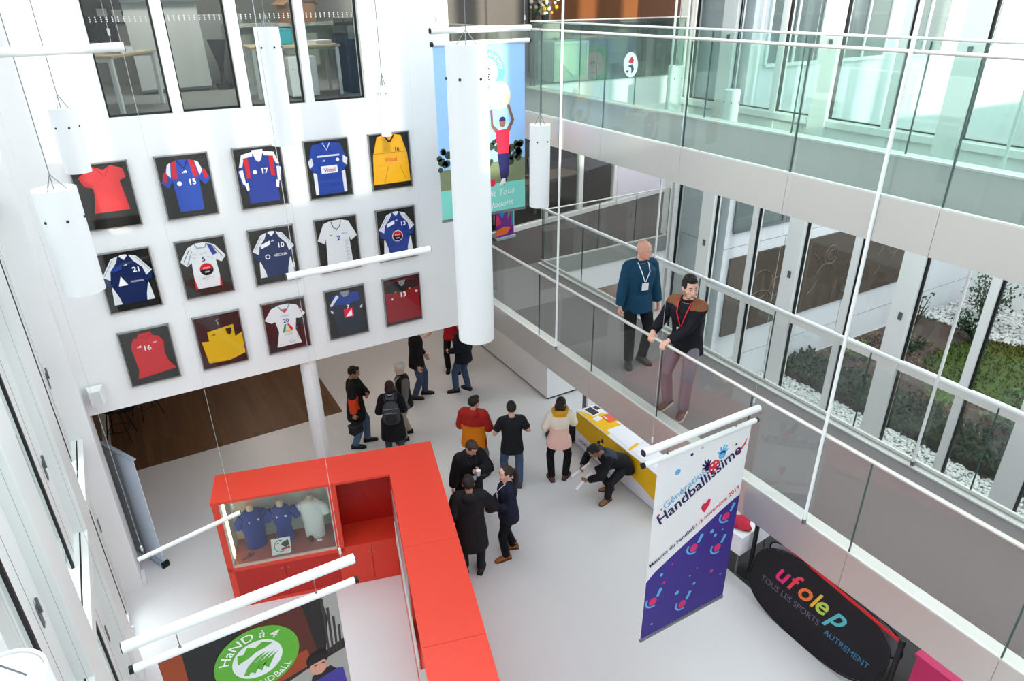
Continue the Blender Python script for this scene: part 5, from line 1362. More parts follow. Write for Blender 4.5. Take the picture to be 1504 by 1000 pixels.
def hand_mesh(mb, wrist, d, nrm, side, curl, k):
    """palm, four bent fingers and a thumb; nrm = palm side, side = direction from the little finger to the index"""
    d = Vector(d).normalized(); nrm = Vector(nrm); nrm = (nrm - d * d.dot(nrm)).normalized(); s = Vector(side); s = (s - d * d.dot(s)); s = (s - nrm * nrm.dot(s)).normalized()
    w = Vector(wrist)
    rings = []
    for t, hw, th in ((-.02, .024, .019), (.012, .030, .017), (.05, .040, .015), (.085, .041, .013), (.098, .036, .010)):
        c = w + d * t * k
        rings.append([c + s * (math.cos(a) * hw * k) + nrm * (math.sin(a) * th * k) for a in [2 * PI * i / 12 for i in range(12)]])
    mb.loft(rings)
    for i, (off, L) in enumerate(((.029, .072), (.010, .080), (-.010, .076), (-.028, .060))):
        p = w + d * (.086 * k) + s * off * k
        pts = [p - d * .012 * k]; ang = 0.0; spread = off * 2.0
        for seg, q in enumerate((.45, .32, .25)):
            ang += curl * (1.0 if seg else .75)
            dd = (d * math.cos(ang) + nrm * math.sin(ang) + s * spread * (1 - min(1, curl))).normalized()
            pts.append(pts[-1] + dd * (L * q * k + (.012 * k if seg == 0 else 0)))
        mb.tube(pts, [.0098 * k, .0096 * k, .0088 * k, .0076 * k], 8)
    b = w + d * .022 * k + s * .026 * k
    t1 = b + (d * .55 + s * .70 + nrm * .35).normalized() * .036 * k
    t2 = t1 + (d * .80 + s * .25 + nrm * (.3 + .4 * curl)).normalized() * .030 * k
    t3 = t2 + (d * .80 - s * .05 + nrm * (.3 + .6 * curl)).normalized() * .022 * k
    mb.tube([b, t1, t2, t3], [.014 * k, .012 * k, .0105 * k, .0085 * k], 8)

HEAD = [(-.121, .050, .022, .024), (-.106, .038, .042, .047), (-.080, .020, .056, .068), (-.045, .006, .066, .082), (0, -.003, .0735, .091), (.04, -.007, .076, .096), (.075, -.010, .069, .088), (.100, -.012, .050, .064), (.117, -.012, .020, .028)]
def person(label, x, y, z, face, S=1.75, lean=0.0, side=0.0, twist=0.0, look=(0, 0), arms=None, feet=None, hip=(0, 0, 0), female=False,
           skin=(214, 168, 146), hair='short', hair_c=(34, 27, 24), top_c=(30, 30, 34), top='jacket', legs_c=(58, 76, 104), shoes_c=(28, 26, 28), hem=.0, sleeve=1.0, puff=0.0,
           split=None, voxel=.009, sole_c=None, extras=None, baggy=0.0):
    k = S / 1.75
    hd = Vector((face[0], face[1], 0)).normalized()
    rz = math.atan2(hd.y, hd.x) - PI / 2
    t = thing('person', label, 'person', (x, y, z), rz)
    M_SK = mat('skin_%d_%d_%d' % skin, skin, .55); M_TOP = mat('cloth_top_%d_%d_%d' % top_c, top_c, .8, spec=.2, bump=.25, bump_scale=18); M_LEG = mat('cloth_leg_%d_%d_%d' % legs_c, legs_c, .85, spec=.15, noise_amt=.10, noise_scale=14, bump=.25, bump_scale=22)
    M_SH = mat('shoe_%d_%d_%d' % shoes_c, shoes_c, .5); M_HR = mat('hair_%d_%d_%d' % hair_c, hair_c, .6, bump=.4, bump_scale=120)
    ZH = .92 * k
    H = Vector((hip[0], hip[1], ZH + hip[2]))
    Rt = Matrix.Rotation(twist, 3, 'Z') @ Matrix.Rotation(side, 3, 'Y') @ Matrix.Rotation(-lean, 3, 'X')
    up = Rt @ Vector((0, 0, 1)); fw = Rt @ Vector((0, 1, 0)); rt = Rt @ Vector((1, 0, 0))
    sw = (.150 if female else .172) * k
    hw = .165 if female else .158
    T = lambda u, r, f: H + up * (u * k) + rt * (r * k) + fw * (f * k)
    neck = T(.545, 0, -.005)
    SHL = {'l': T(.468, -sw / k, -.005), 'r': T(.468, sw / k, -.005)}
    hy, hp = look
    HR = Matrix.Rotation(twist, 3, 'Z') @ rot_to(hy, hp)
    hc = neck + (up * .4 + (HR @ Vector((0, 0, 1))) * .6).normalized() * (.135 * k) + (HR @ Vector((0, .022 * k, 0)))
    Hd = lambda a, b, c: hc + HR @ Vector((a * k, b * k, c * k))
    def torso(off, lo, hi, fo=0.0):
        prof = [(-.42, hw + .045, .145), (-.30, hw + .035, .14), (-.16, hw + .024, .138), (-.08, hw + .016, .128), (0, hw + .008, .122), (.10, (.128 if female else .150), .105), (.22, (.128 if female else .152), .105), (.34, (.150 if female else .172), .118 + (.012 if female else 0)), (.42, .150 if female else .172, .110), (.47, .125 if female else .142, .092), (.51, .088, .074), (.545, .060, .060)]
        rs = []
        for u, a, b in prof:
            if u < lo - 1e-6 or u > hi + 1e-6: continue
            c = T(u, 0, .012 if .2 < u < .45 else 0) if u >= 0 else H + Vector((0, 0, u * k)) * 1.0 + (up - Vector((0, 0, 1))) * (u * k * .3)
            rr, ff_ = (rt, fw) if u >= 0 else (Matrix.Rotation(twist * .5, 3, 'Z') @ Vector((1, 0, 0)), Matrix.Rotation(twist * .5, 3, 'Z') @ Vector((0, 1, 0)))
            rs.append([c + rr * ((a + off) * k * math.cos(q)) + ff_ * ((b + off) * k * math.sin(q)) for q in [2 * PI * i / 22 for i in range(22)]])
        return rs
    # limbs
    AR = {}
    arms = arms or {}
    for sd, sg in (('l', -1), ('r', 1)):
        a = arms.get(sd, {})
        tgt = a.get('to', None)
        if tgt is None: wr = SHL[sd] + Vector((sg * .075 * k, .05 * k, -.525 * k))
        elif a.get('abs'): wr = t_local(t, tgt)
        else: wr = Vector((tgt[0] * k, tgt[1] * k, tgt[2] * k))
        el, wr = ik(SHL[sd], wr, .285 * k, .255 * k, a.get('pole', (sg * .35, -1.0, -.1)))
        AR[sd] = (SHL[sd], el, wr, a)
    LG = {}
    feet = feet or {'l': (-.11, .02, .12), 'r': (.11, -.02, -.12)}
    for sd, sg in (('l', -1), ('r', 1)):
        fx, fy, fyaw = feet[sd][:3]; lift = feet[sd][3] if len(feet[sd]) > 3 else 0
        hj = H + Matrix.Rotation(twist * .5, 3, 'Z') @ Vector((sg * .088 * k, 0, -.02 * k))
        fdir = Matrix.Rotation(fyaw if True else 0, 3, 'Z') @ Vector((0, 1, 0))
        an_ = Vector((fx * k, fy * k, (.085 + lift) * k))
        kn_, an_ = ik(hj, an_, .425 * k, .42 * k, fdir + Vector((sg * .15, 0, 0)))
        LG[sd] = (hj, kn_, an_, fdir)
    # body: one continuous surface
    B = MB()
    B.loft(torso(0.0, -.08, .56))
    B.tube([neck - up * .04 * k, neck + up * .03 * k, Hd(0, -.022, -.06), Hd(0, -.02, -.01)], [.060 * k, .054 * k, .053 * k, .052 * k], 14)
    B.loft([[Hd(a * math.cos(q), c + b * math.sin(q) * (1.0 if math.sin(q) > 0 else 1.0), zz) for q in [2 * PI * i / 24 for i in range(24)]] for zz, c, a, b in HEAD])
    B.tube([Hd(0, .082, .012), Hd(0, .096, -.018), Hd(0, .110, -.040)], [.009 * k, .0115 * k, .0145 * k], 10)
    B.ball(Hd(.012, .094, -.043), .010 * k, 8, 6); B.ball(Hd(-.012, .094, -.043), .010 * k, 8, 6)
    B.tube([Hd(-.045, .072, .020), Hd(-.02, .085, .022), Hd(.02, .085, .022), Hd(.045, .072, .020)], .009 * k, 8)
    B.ball(Hd(0, .080, -.103), (.020 * k, .014 * k, .016 * k), 10, 8, HR); B.ball(Hd(.044, .055, -.035), (.022 * k, .02 * k, .02 * k), 10, 8, HR); B.ball(Hd(-.044, .055, -.035), (.022 * k, .02 * k, .02 * k), 10, 8, HR)
    for sg in (-1, 1): B.ball(Hd(sg * .078, -.010, -.012), (.012 * k, .020 * k, .033 * k), 10, 8, HR)
    for sd, sg in (('l', -1), ('r', 1)):
        sh, el, wr, a = AR[sd]; f_ = (wr - el).normalized()
        B.tube([sh, sh.lerp(el, .3), sh.lerp(el, .6), el], [.050 * k, .052 * k, .047 * k, .039 * k], 12)
        B.tube([sh.lerp(el, .9), el, el.lerp(wr, .3), wr + f_ * .01 * k], [.038 * k, .040 * k, .041 * k, .027 * k], 12)
        hdir = Vector(a.get('hand', tuple(f_))); nn = Vector(a.get('palm', (-sg * 1.0, .25, 0))); ss = Vector(a.get('thumb', (0, 1, .15)))
        hand_mesh(B, wr, hdir, nn, ss, a.get('curl', .45), k * (.92 if female else 1.0))
        hj, kn_, an_, fd = LG[sd]
        B.tube([hj, hj.lerp(kn_, .5), kn_, kn_.lerp(an_, .3), an_], [.085 * k, .075 * k, .056 * k, .054 * k, .036 * k], 12)
        B.tube([an_ - fd * .04 * k + Vector((0, 0, -.03 * k)), an_ + fd * .06 * k + Vector((0, 0, -.045 * k)), an_ + fd * .15 * k + Vector((0, 0, -.062 * k))], [.036 * k, .036 * k, .020 * k], 10)
    remesh_obj('body', B, M_SK, t, min(voxel, .007), 1)
    # face details
    for sg in (-1, 1):
        ey = MB().ball(Hd(sg * .031, .0815, .0), (.0125 * k, .008 * k, .0065 * k), 10, 6, HR).build('eye', mat('eye_white', (196, 186, 178), .4), t, True)
        MB().ball(Hd(sg * .031, .0885, .0), (.0068 * k, .003 * k, .0060 * k), 8, 6, HR).build('pupil', mat('pupil', (30, 22, 18), .2), ey, True)
    m = MB(); m.ball(Hd(0, .0875, -.076), (.024 * k, .006 * k, .0045 * k), 10, 6, HR); m.ball(Hd(0, .0865, -.084), (.020 * k, .0065 * k, .0055 * k), 10, 6, HR); m.build('lips', mat('lips', (168, 98, 92), .5), t, True)
    if hair != 'bald':
        for sg in (-1, 1): MB().tube([Hd(sg * .014, .092, .024), Hd(sg * .03, .091, .030), Hd(sg * .050, .076, .024)], [.003 * k, .0045 * k, .002 * k], 6).build('eyebrow', M_HR, t, True)
    # hair
    hm = MB()
    if hair in ('short', 'quiff', 'curly'):
        hm.ball(Hd(0, -.022, .030), (.088 * k, .100 * k, .093 * k), 24, 14, HR); hm.ball(Hd(0, -.055, .0), (.078 * k, .062 * k, .066 * k), 20, 12, HR)
        hm.ball(Hd(0, .042, .088), (.060 * k, .048 * k, .026 * k), 16, 10, HR)
        if hair in ('quiff', 'curly'):
            hm.ball(Hd(.01, .058, .108), (.055 * k, .038 * k, .030 * k), 16, 10, HR); hm.ball(Hd(0, -.02, .10), (.07 * k, .08 * k, .042 * k), 16, 10, HR)
            for sg in (-1, 1): hm.ball(Hd(sg * .072, .008, .03), (.010 * k, .020 * k, .034 * k), 10, 8, HR)
    elif hair == 'bob':
        hm.ball(Hd(0, -.022, .030), (.088 * k, .102 * k, .102 * k), 24, 14, HR); hm.ball(Hd(0, -.045, -.045), (.092 * k, .080 * k, .095 * k), 20, 12, HR)
        for sg in (-1, 1): hm.ball(Hd(sg * .076, .02, -.05), (.022 * k, .042 * k, .075 * k), 12, 10, HR)
    elif hair == 'pony':
        hm.ball(Hd(0, -.020, .030), (.084 * k, .100 * k, .098 * k), 24, 14, HR); hm.ball(Hd(0, -.055, -.01), (.072 * k, .060 * k, .075 * k), 20, 12, HR)
        hm.tube([Hd(0, -.10, .03), Hd(0, -.145, .00), Hd(0, -.155, -.10), Hd(0, -.135, -.24), Hd(0, -.12, -.34)], [.030 * k, .036 * k, .045 * k, .038 * k, .012 * k], 12)
    elif hair == 'bun':
        hm.ball(Hd(0, -.020, .030), (.086 * k, .102 * k, .100 * k), 24, 14, HR); hm.ball(Hd(0, -.05, -.03), (.086 * k, .072 * k, .095 * k), 20, 12, HR); hm.ball(Hd(0, -.12, .05), .045 * k, 14, 10)
    if hm.v: remesh_obj('hair', hm, M_HR, t, .008, 1)
    ex = extras or ()
    if 'beard' in ex or 'stubble' in ex:
        bm_ = MB(); bk = 1.0 if 'beard' in ex else .86
        bm_.ball(Hd(0, .045, -.098), (.052 * k * bk, .052 * k * bk, .034 * k), 16, 10, HR)
        for sg in (-1, 1): bm_.ball(Hd(sg * .060, .02, -.06), (.012 * k, .034 * k, .042 * k), 12, 8, HR)
        remesh_obj('beard', bm_, M_HR if 'beard' in ex else mat('stubble', (150, 116, 100), .7), t, .007, 1)
    if 'glasses' in ex:
        m = MB()
        for sg in (-1, 1):
            m.tube([Hd(sg * .032 + .021 * math.cos(a), .098, .0 + .016 * math.sin(a)) for a in [2 * PI * i / 14 for i in range(15)]], .0022 * k, 5); m.tube([Hd(sg * .053, .096, .004), Hd(sg * .08, .04, .006), Hd(sg * .08, -.01, .004)], .002 * k, 5)
        m.tube([Hd(-.011, .099, .004), Hd(.011, .099, .004)], .002 * k, 5); m.build('glasses', M_BLACK, t)
    # trousers
    Tm = MB(); off = .014 + baggy
    Tm.loft(torso(off - .002, -.08, .105) if hem <= 0 else torso(off - .004, -.08, .05))
    for sd, sg in (('l', -1), ('r', 1)):
        hj, kn_, an_, fd = LG[sd]
        Tm.tube([hj + Vector((0, 0, .05 * k)), hj, hj.lerp(kn_, .5), kn_, kn_.lerp(an_, .35), an_ + Vector((0, 0, -.005 * k))], [(.080 + off * .3) * k, (.086 + off * .4) * k, (.078 + off * .6) * k, (.062 + off * .8) * k, (.060 + off * .8) * k, (.050 + off) * k], 14)
    remesh_obj('trousers', Tm, M_LEG, t, voxel, 4)
    # shoes
    for sd, sg in (('l', -1), ('r', 1)):
        hj, kn_, an_, fd = LG[sd]; sx = Vector((fd.y, -fd.x, 0)); g = Vector((an_.x, an_.y, an_.z - .085 * k))
        sm = MB()
        P_ = [(-.085, .030, .055), (-.07, .038, .085), (-.02, .040, .105), (.04, .043, .080), (.10, .048, .058), (.15, .043, .048), (.185, .028, .036), (.195, .012, .024)]
        rs = []
        for yy, ww, hh in P_:
            c = g + fd * (yy * k)
            rs.append([c + sx * (ww * k * math.cos(q)) + Vector((0, 0, (.006 + hh * .5 * (1 + math.sin(q))) * k)) for q in [2 * PI * i / 16 for i in range(16)]])
        sm.loft(rs)
        if 'boots' in ex: sm.tube([g + Vector((0, 0, .06 * k)), an_ + Vector((0, 0, .06 * k))], [.052 * k, .058 * k], 14)
        so = sm.build('shoe', M_SH, t, True)
        sm = MB(); rs = []
        for yy, ww, hh in P_:
            c = g + fd * (yy * k * 1.02)
            rs.append([c + sx * ((ww + .004) * k * a) + Vector((0, 0, b * k)) for a, b in ((-1, 0), (1, 0), (1, .018), (-1, .018))])
        sm.loft(rs); sm.build('sole', mat('sole_%d' % (sole_c or shoes_c)[0], sole_c or tuple(int(v * .6) for v in shoes_c), .7), so)
    # top garment
    G = MB(); o2 = .020 + puff
    G.loft(torso(o2, -.42 if hem > .35 else (-.30 if hem > .2 else (-.16 if hem > .1 else -.08)), .535))
    for sd, sg in (('l', -1), ('r', 1)):
        sh, el, wr, a = AR[sd]; f_ = (wr - el).normalized(); o3 = .014 + puff * .8
        G.ball(sh - rt * (sg * .012 * k) - up * .004 * k, (.058 + o3) * k, 14, 10)
        G.tube([neck - up * .045 * k + rt * (sg * .03 * k), sh - rt * (sg * .01 * k) + up * .004 * k], [(.052 + o3 * .6) * k, (.050 + o3) * k], 12)
        G.tube([sh, sh.lerp(el, .5), sh.lerp(el, 1.0 if sleeve >= 1 else sleeve)], [(.056 + o3) * k, (.051 + o3) * k, (.046 + o3) * k], 14)
        if sleeve >= 1: G.tube([sh.lerp(el, .85), el, el.lerp(wr, .4), wr - f_ * .012 * k], [(.046 + o3) * k, (.047 + o3) * k, (.046 + o3) * k, (.034 + o3) * k], 14)
    cfun = None; ms = [M_TOP]
    if split:
        ms = [M_TOP] + [mat('cloth_top_%d_%d_%d' % c, c, .8, spec=.2, bump=.25, bump_scale=18) for c in split[1]]
        fn_ = split[0]
        cfun = lambda c: fn_((c - H).dot(up) / k, (c - H).dot(rt) / k, (c - H).dot(fw) / k, (c - AR['l'][1]).length / k, (c - AR['r'][1]).length / k)
    remesh_obj(top, G, M_TOP, t, voxel, 5, cfun, ms)
    # collar, lanyard and badge
    if 'collar' in ex or 'hood' in ex:
        m = MB(); r0 = .068
        pts = [T(.522 + .008 * math.sin(q), r0 * math.cos(q), .066 * math.sin(q) - .002) for q in [2 * PI * i / 18 for i in range(19)]]
        m.tube(pts, (.019 if 'collar' in ex else .030) * k, 8); m.build('collar', M_TOP, t, True)
    if 'hood' in ex:
        m = MB(); m.ball(T(.50, 0, -.115), (.115 * k, .060 * k, .085 * k), 16, 10, Rt); m.build('hood', M_TOP, t, True)
    for e_ in ex:
        if isinstance(e_, tuple) and e_[0] == 'badge':
            c = e_[1]; drop = e_[2] if len(e_) > 2 else .20
            fr_ = .118 + o2 + .012
            m = MB()
            for sg in (-1, 1):
                m.tube([T(.545, sg * .062, -.02), T(.515, sg * .070, .085), T(.43, sg * .055, fr_ + .004), T(drop + .06, sg * .006, fr_ + .012)], .0062 * k, 6, flat=.5)
            m.build('lanyard', mat('lanyard_%d_%d_%d' % c, c, .6), t)
            m = MB(); p_ = [T(drop + b, a, fr_ + .014) for a, b in ((-.045, -.055), (.045, -.055), (.045, .045), (-.045, .045))]; q_ = [v + fw * .004 for v in p_]
            m.add(p_ + q_, [(0, 1, 2, 3), (7, 6, 5, 4), (0, 4, 5, 1), (1, 5, 6, 2), (2, 6, 7, 3), (3, 7, 4, 0)]); m.build('badge', mat('badge_white', (226, 228, 234), .5), t)
    t['_k'] = k
    return t, dict(H=H, T=T, AR=AR, LG=LG, Hd=Hd, up=up, fw=fw, rt=rt, k=k, HR=HR, Rt=Rt, neck=neck)
def t_local(t, p):
    bpy.context.view_layer.update()
    return Matrix.Rotation(-t.rotation_euler.z, 3, 'Z') @ (Vector(p) - t.location)
def t_world(t, p):
    return Matrix.Rotation(t.rotation_euler.z, 3, 'Z') @ Vector(p) + t.location

JEANS = (72, 90, 118)
# on the lower bridge
person('bald man in a dark teal sweater and white lanyard on the bridge', 5.72, 6.52, Z1, (-.25, -.97), 1.77, 0.02, look=(.75, .12), hair='bald', skin=(216, 160, 140), hair_c=(120, 90, 76),
       top='sweater', top_c=(20, 62, 88), legs_c=(26, 26, 30), shoes_c=(36, 36, 38), hem=.14, puff=.012, voxel=.008, arms={'l': dict(to=(-.27, .06, .84), palm=(1, .1, 0), curl=.75), 'r': dict(to=(.28, .05, .84), palm=(-1, .1, 0), curl=.75)},
       feet={'l': (-.10, .05, .25), 'r': (.12, .10, -.35)}, extras=('collar', ('badge', (236, 238, 242), .24)))
person('dark-haired man in a black sweater with red lanyard leaning on the handrail', 5.38, 5.26, Z1, (-.93, -.36), 1.80, .17, side=.0, twist=.0, look=(.85, .05), hair='quiff', hair_c=(24, 19, 18), skin=(216, 170, 150), hip=(0, -.06, -.02),
       top='sweater', top_c=(24, 24, 32), legs_c=(120, 112, 122), shoes_c=(92, 70, 66), sole_c=(206, 200, 186), hem=.14, puff=.004, voxel=.008,
       arms={'r': dict(to=(5.04, 5.44, Z1 + 1.045), abs=True, pole=(.45, -.6, -.8), hand=(-.35, .95, -.2), palm=(0, .2, -1), thumb=(-1, 0, .1), curl=.85), 'l': dict(to=(5.04, 5.17, Z1 + 1.045), abs=True, pole=(-.45, -.6, -.8), hand=(.3, .95, -.2), palm=(0, .2, -1), thumb=(1, 0, .1), curl=.85)},
       feet={'l': (-.12, .10, .15), 'r': (.12, .02, -.10)}, split=(lambda u, r, f, dl, dr: 1 if u > .46 and abs(r) > .075 else 0, [(132, 84, 58)]), extras=('collar', ('badge', (216, 30, 48), .20), 'stubble'))
# on the ground floor
tt, D = person('man in black jacket with orange sleeve and jeans, holding a black camera bag', 3.02, 11.12, 0, (.93, -.36), 1.76, .02, look=(-.1, .25), hair='short', hair_c=(28, 22, 22), skin=(176, 124, 106), top_c=(26, 27, 28), legs_c=(84, 108, 136), shoes_c=(34, 34, 36), hem=.22, puff=.022,
       arms={'r': dict(to=(.30, -.02, .80), curl=.9), 'l': dict(to=(.02, .24, 1.12), pole=(-1, -.2, -.5), hand=(1, .1, .1), palm=(0, -1, 0), thumb=(0, 0, 1))}, feet={'l': (-.10, .14, .1), 'r': (.10, -.08, -.1)},
       split=(lambda u, r, f, dl, dr: 1 if r > .17 and u < .26 and u > -.02 else 0, [(226, 72, 32)]), extras=('collar', 'glasses', 'stubble'))
w = t_world(tt, D['AR']['r'][2])
b = thing('camera_bag', 'black camera bag hanging from the hand of the man with the orange sleeve', 'bag', w + Vector((0, 0, -.40)), .4)
m = MB(); m.bx(-.12, .12, -.08, .08, 0, .19); m.build('body', mat('bag_black', (34, 33, 35)), b, bevel=.02); m = MB(); m.bx(-.122, .122, -.086, .086, .15, .20); m.build('lid', M_DARK, b, bevel=.015); m = MB(); m.tube([(-.11, 0, .19), (-.05, 0, .30), (0, 0, .315), (.05, 0, .30), (.11, 0, .19)], .009, 8); m.build('strap', M_BLACK, b)
tt, D = person('person in a long black coat with grey hood and backpack behind the red counter', 3.45, 10.35, 0, (.35, .93), 1.66, .06, look=(-.2, .2), hair='bob', hair_c=(46, 26, 24), top_c=(24, 25, 28), legs_c=(70, 84, 104), shoes_c=(30, 30, 32), hem=.45, puff=.02, female=True,
       arms={'l': dict(to=(-.20, .20, 1.0)), 'r': dict(to=(.20, .20, 1.0))}, split=(lambda u, r, f, dl, dr: 1 if u > .47 and abs(r) < .13 else 0, [(84, 92, 104)]), extras=('collar',))
b = thing('backpack', 'grey and black backpack worn on the back of the person in the long coat', 'backpack', t_world(tt, D['T'](.05, 0, -.15)), tt.rotation_euler.z)
BK = mat('backpack_grey', (62, 64, 68), .7)
m = MB(); m.loft([[Vector((a * math.cos(q), -.085 + bb * math.sin(q), z)) for q in [2 * PI * i / 18 for i in range(18)]] for z, a, bb in ((0, .12, .07), (.05, .155, .095), (.25, .155, .10), (.37, .13, .085), (.43, .07, .05))]); auto_smooth(m.build('body', BK, b), 60)
m = MB(); m.loft([[Vector((a * math.cos(q), -.165 + bb * math.sin(q), z)) for q in [2 * PI * i / 14 for i in range(14)]] for z, a, bb in ((.03, .09, .03), (.06, .11, .045), (.18, .105, .045), (.22, .08, .03))]); auto_smooth(m.build('pocket', M_DARK, b), 60)
m = MB()
for sg in (-1, 1): m.tube([(sg * .09, -.02, .40), (sg * .10, .02, .46), (sg * .11, .14, .48), (sg * .12, .27, .40)], .018, 8, flat=.5)
m.build('strap', M_DARK, b)
m = MB(); m.tube([(-.12, -.175, .25), (0, -.195, .265), (.12, -.175, .25)], .006, 6); m.tube([(-.13, -.16, .33), (0, -.185, .345), (.13, -.16, .33)], .006, 6); m.build('piping', mat('piping_grey', (140, 142, 146), .6), b)
person('white-haired man in a black vest over grey sleeves and beige trousers', 3.92, 10.90, 0, (-.92, .10), 1.70, .03, look=(.15, .2), hair='short', hair_c=(208, 206, 200), skin=(222, 186, 168), top='vest', top_c=(26, 26, 28), legs_c=(166, 152, 134), shoes_c=(34, 32, 32), hem=.14, puff=.008,
       arms={'l': dict(to=(-.25, .10, .84), curl=.6), 'r': dict(to=(.24, .12, .86))}, feet={'l': (-.12, .10, .2), 'r': (.12, -.06, -.2)}, split=(lambda u, r, f, dl, dr: 1 if (abs(r) > .195 or (abs(r) < .05 and f > .09)) else 0, [(112, 110, 108)]), extras=('beard', 'collar', ('badge', (232, 232, 236), .30)))
person('man in a black jacket and jeans under the edge of the white wall', 4.72, 12.2, 0, (.90, -.42), 1.78, .0, look=(0, .05), hair_c=(40, 32, 28), top_c=(24, 24, 26), legs_c=(70, 80, 106), shoes_c=(28, 26, 28), hem=.20, puff=.016, feet={'l': (-.09, .13, .05), 'r': (.11, -.08, -.1)}, arms={'r': dict(to=(.27, .06, .84)), 'l': dict(to=(-.2, .16, .90))})
person('person in a red T-shirt and black trousers stretching one arm out', 5.86, 12.85, 0, (-.42, -.90), 1.74, .0, look=(.1, .1), hair_c=(30, 24, 22), skin=(188, 134, 112), top='t_shirt', top_c=(176, 30, 42), legs_c=(26, 26, 28), shoes_c=(26, 24, 26), sleeve=.6, arms={'r': dict(to=(.50, .22, 1.08), pole=(.5, -.6, -1), palm=(0, 0, 1), curl=.2), 'l': dict(to=(-.15, .26, 1.05), pole=(-1, -.5, -.4))}, split=(lambda u, r, f, dl, dr: 1 if u > .40 and abs(r) < .04 and f > 0 else 0, [(214, 196, 190)]))
person('man in a navy jacket and jeans seen from behind beneath the longest lamp', 5.66, 11.85, 0, (-.45, .88), 1.80, .0, look=(.4, .1), hair_c=(38, 30, 26), top_c=(24, 28, 36), legs_c=(62, 82, 110), shoes_c=(52, 40, 36), hem=.20, puff=.014, feet={'l': (-.10, .16, .75), 'r': (.12, .0, -.05)}, arms={'r': dict(to=(.27, .05, .86)), 'l': dict(to=(-.2, .2, 1.0))})
person('man in a red and orange hooded puffer jacket seen from behind', 4.44, 9.02, 0, (.62, .68), 1.74, .04, look=(-.55, .1), hair_c=(30, 24, 22), skin=(212, 164, 142), top_c=(158, 34, 26), legs_c=(104, 112, 122), shoes_c=(34, 36, 38), hem=.20, puff=.034, feet={'l': (-.10, -.02, .05), 'r': (.12, .06, -.45)},
       arms={'r': dict(to=(.20, .26, 1.02), pole=(.55, -.8, -.7)), 'l': dict(to=(-.18, .26, 1.02), pole=(-.55, -.8, -.7))}, split=(lambda u, r, f, dl, dr: 1 if u < .27 and abs(r) < .215 else 0, [(206, 118, 22)]), extras=('hood',))
person('man in a black T-shirt and blue jeans seen from behind', 4.91, 8.52, 0, (.36, .92), 1.73, .04, look=(-.1, .25), hair_c=(28, 24, 22), skin=(212, 164, 144), top='t_shirt', top_c=(28, 28, 31), legs_c=JEANS, shoes_c=(62, 54, 52), hem=.14, sleeve=.75, puff=.006, feet={'l': (-.12, .02, .1), 'r': (.12, -.03, -.2)},
       arms={'l': dict(to=(-.20, .22, 1.05), pole=(-.75, -.6, -.7)), 'r': dict(to=(.20, .24, 1.06), pole=(.75, -.6, -.7), curl=.7)}, extras=('collar',))
person('woman in a cream and pink sweater with a mustard scarf by the yellow table', 5.70, 8.25, 0, (.50, .80), 1.70, .05, look=(-.45, .35), female=True, hair='bob', hair_c=(40, 30, 26), skin=(216, 168, 146), top='sweater', top_c=(232, 220, 204), legs_c=(26, 25, 28), shoes_c=(92, 56, 48), hem=.14, puff=.022, feet={'l': (-.12, -.03, .35), 'r': (.13, .03, -.5)},
       arms={'r': dict(to=(.16, .22, 1.36), pole=(.5, -.2, -1), palm=(-.6, -.6, 0), curl=.6), 'l': dict(to=(-.18, .24, 1.02), pole=(-.6, -.6, -.8))}, split=(lambda u, r, f, dl, dr: 1 if u < .24 and abs(r) < .23 else (2 if u > .475 and abs(r) < .12 else 0), [(232, 188, 176), (214, 156, 32)]), extras=('hood_scarf',))
m = MB(); tt = bpy.data.objects[[o.name for o in COL.objects if o.get('label', '').startswith('woman in a cream')][0]]
m.tube([(.105 * math.cos(q), .02 + .095 * math.sin(q), 1.425 + .015 * math.sin(3 * q)) for q in [2 * PI * i / 20 for i in range(21)]], .042, 10); auto_smooth(m.build('scarf', mat('scarf_mustard', (216, 158, 34), .85), tt), 70)
tt, D = person('man in black crouching beside the yellow table with white tubes in his hand', 6.16, 7.42, 0, (-.96, .16), 1.74, .98, look=(-.3, .75), hip=(0, -.27, -.28), hair_c=(24, 20, 20), skin=(150, 104, 84), top='sweater', top_c=(22, 23, 28), legs_c=(34, 34, 38), shoes_c=(150, 104, 76), hem=.14, puff=.012,
       arms={'r': dict(to=(.20, .40, .62), pole=(.8, -.4, .0), palm=(-1, 0, 0), curl=.9), 'l': dict(to=(-.14, .46, .58), pole=(-.8, -.3, .0), palm=(1, 0, 0), curl=.9)}, feet={'l': (-.12, .06, .35), 'r': (.14, -.12, -.2)}, split=(lambda u, r, f, dl, dr: 1 if f < -.04 and u > .30 and abs(r) < .16 else 0, [(58, 66, 84)]))
for i, (sd, lb) in enumerate((('l', 'white paper tube held by the crouching man, upper one'), ('r', 'white paper tube held by the crouching man, lower one'))):
    w = t_world(tt, D['AR'][sd][2] + (D['AR'][sd][2] - D['AR'][sd][1]).normalized() * .085)
    b = thing('paper_tube', lb, 'tube', w, tt.rotation_euler.z + .5 - .3 * i)
    m = MB(); m.tube([(-.04, -.16, .10), (.04, .16, -.10)], .022, 14); m.build('tube', P_W, b); m = MB(); m.tube([(.038, .158, -.099), (.041, .163, -.102)], .017, 12); m.build('tube_end', M_DARK, b)
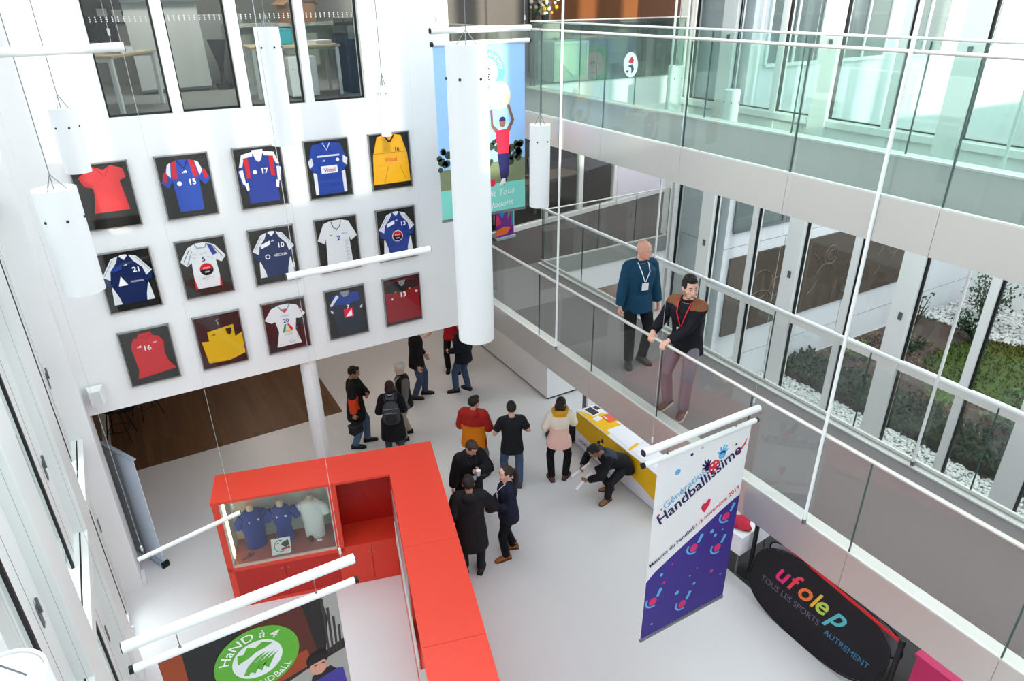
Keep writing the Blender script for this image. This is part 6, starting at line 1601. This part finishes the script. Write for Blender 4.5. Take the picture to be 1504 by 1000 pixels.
tt, D = person('man in a black coat with a white badge, head bowed over a paper cup', 3.84, 8.05, 0, (-.10, -1.0), 1.74, .14, look=(.35, .55), hair_c=(58, 42, 34), skin=(212, 160, 142), top_c=(26, 26, 29), legs_c=(34, 34, 38), shoes_c=(30, 28, 28), hem=.30, puff=.030,
       arms={'l': dict(to=(-.05, .34, 1.26), pole=(-1, -.2, -.6), hand=(.55, .55, .3), palm=(.6, -.3, .2), thumb=(-.2, .2, 1), curl=.8), 'r': dict(to=(.29, .04, .84), curl=.5)}, feet={'l': (-.12, .02, .2), 'r': (.12, .0, -.2)}, extras=('collar', ('badge', (30, 30, 34), .16)))
w = t_world(tt, D['AR']['l'][2] + Vector((.045, .085, .02)))
b = thing('paper_cup', 'white paper cup in the hand of the man with bowed head', 'cup', w + Vector((0, 0, -.03)))
m = MB(); m.tube([(0, 0, 0), (0, 0, .09)], [.028, .037], 18); auto_smooth(m.build('cup', P_W, b)); m = MB(); m.tube([(.037 * math.cos(q), .037 * math.sin(q), .09) for q in [2 * PI * i / 18 for i in range(19)]], .003, 5); m.build('rim', P_W, b)
person('man in a long black parka seen from behind beside the red counter', 3.37, 7.08, 0, (.38, .92), 1.75, .05, look=(0, .15), hair_c=(30, 24, 22), skin=(200, 150, 130), top_c=(31, 30, 33), legs_c=(38, 40, 48), shoes_c=(30, 28, 30), hem=.40, puff=.036, feet={'l': (-.11, .03, .15), 'r': (.12, -.04, -.35)},
       arms={'r': dict(to=(.30, .20, .98), pole=(1, -.6, -.2)), 'l': dict(to=(-.28, .12, .92))}, extras=('collar', 'hood'))
person('woman with a brown ponytail, navy jacket and tan ankle boots', 4.02, 7.10, 0, (-.90, .22), 1.70, .02, look=(.05, .1), female=True, hair='pony', hair_c=(52, 34, 28), skin=(222, 176, 158), top_c=(28, 34, 52), legs_c=(24, 24, 28), shoes_c=(158, 94, 48), hem=.14, puff=.010, feet={'l': (-.10, .08, .12), 'r': (.10, -.10, -.15)},
       arms={'l': dict(to=(-.10, .24, 1.06), pole=(-.6, -.6, -.8)), 'r': dict(to=(.10, .26, .98), pole=(.55, -.8, -.7))}, extras=('boots', ('badge', (226, 226, 230), .30)))
bake_people()
for o in COL.objects:
    if '_k' in o.keys(): del o['_k']
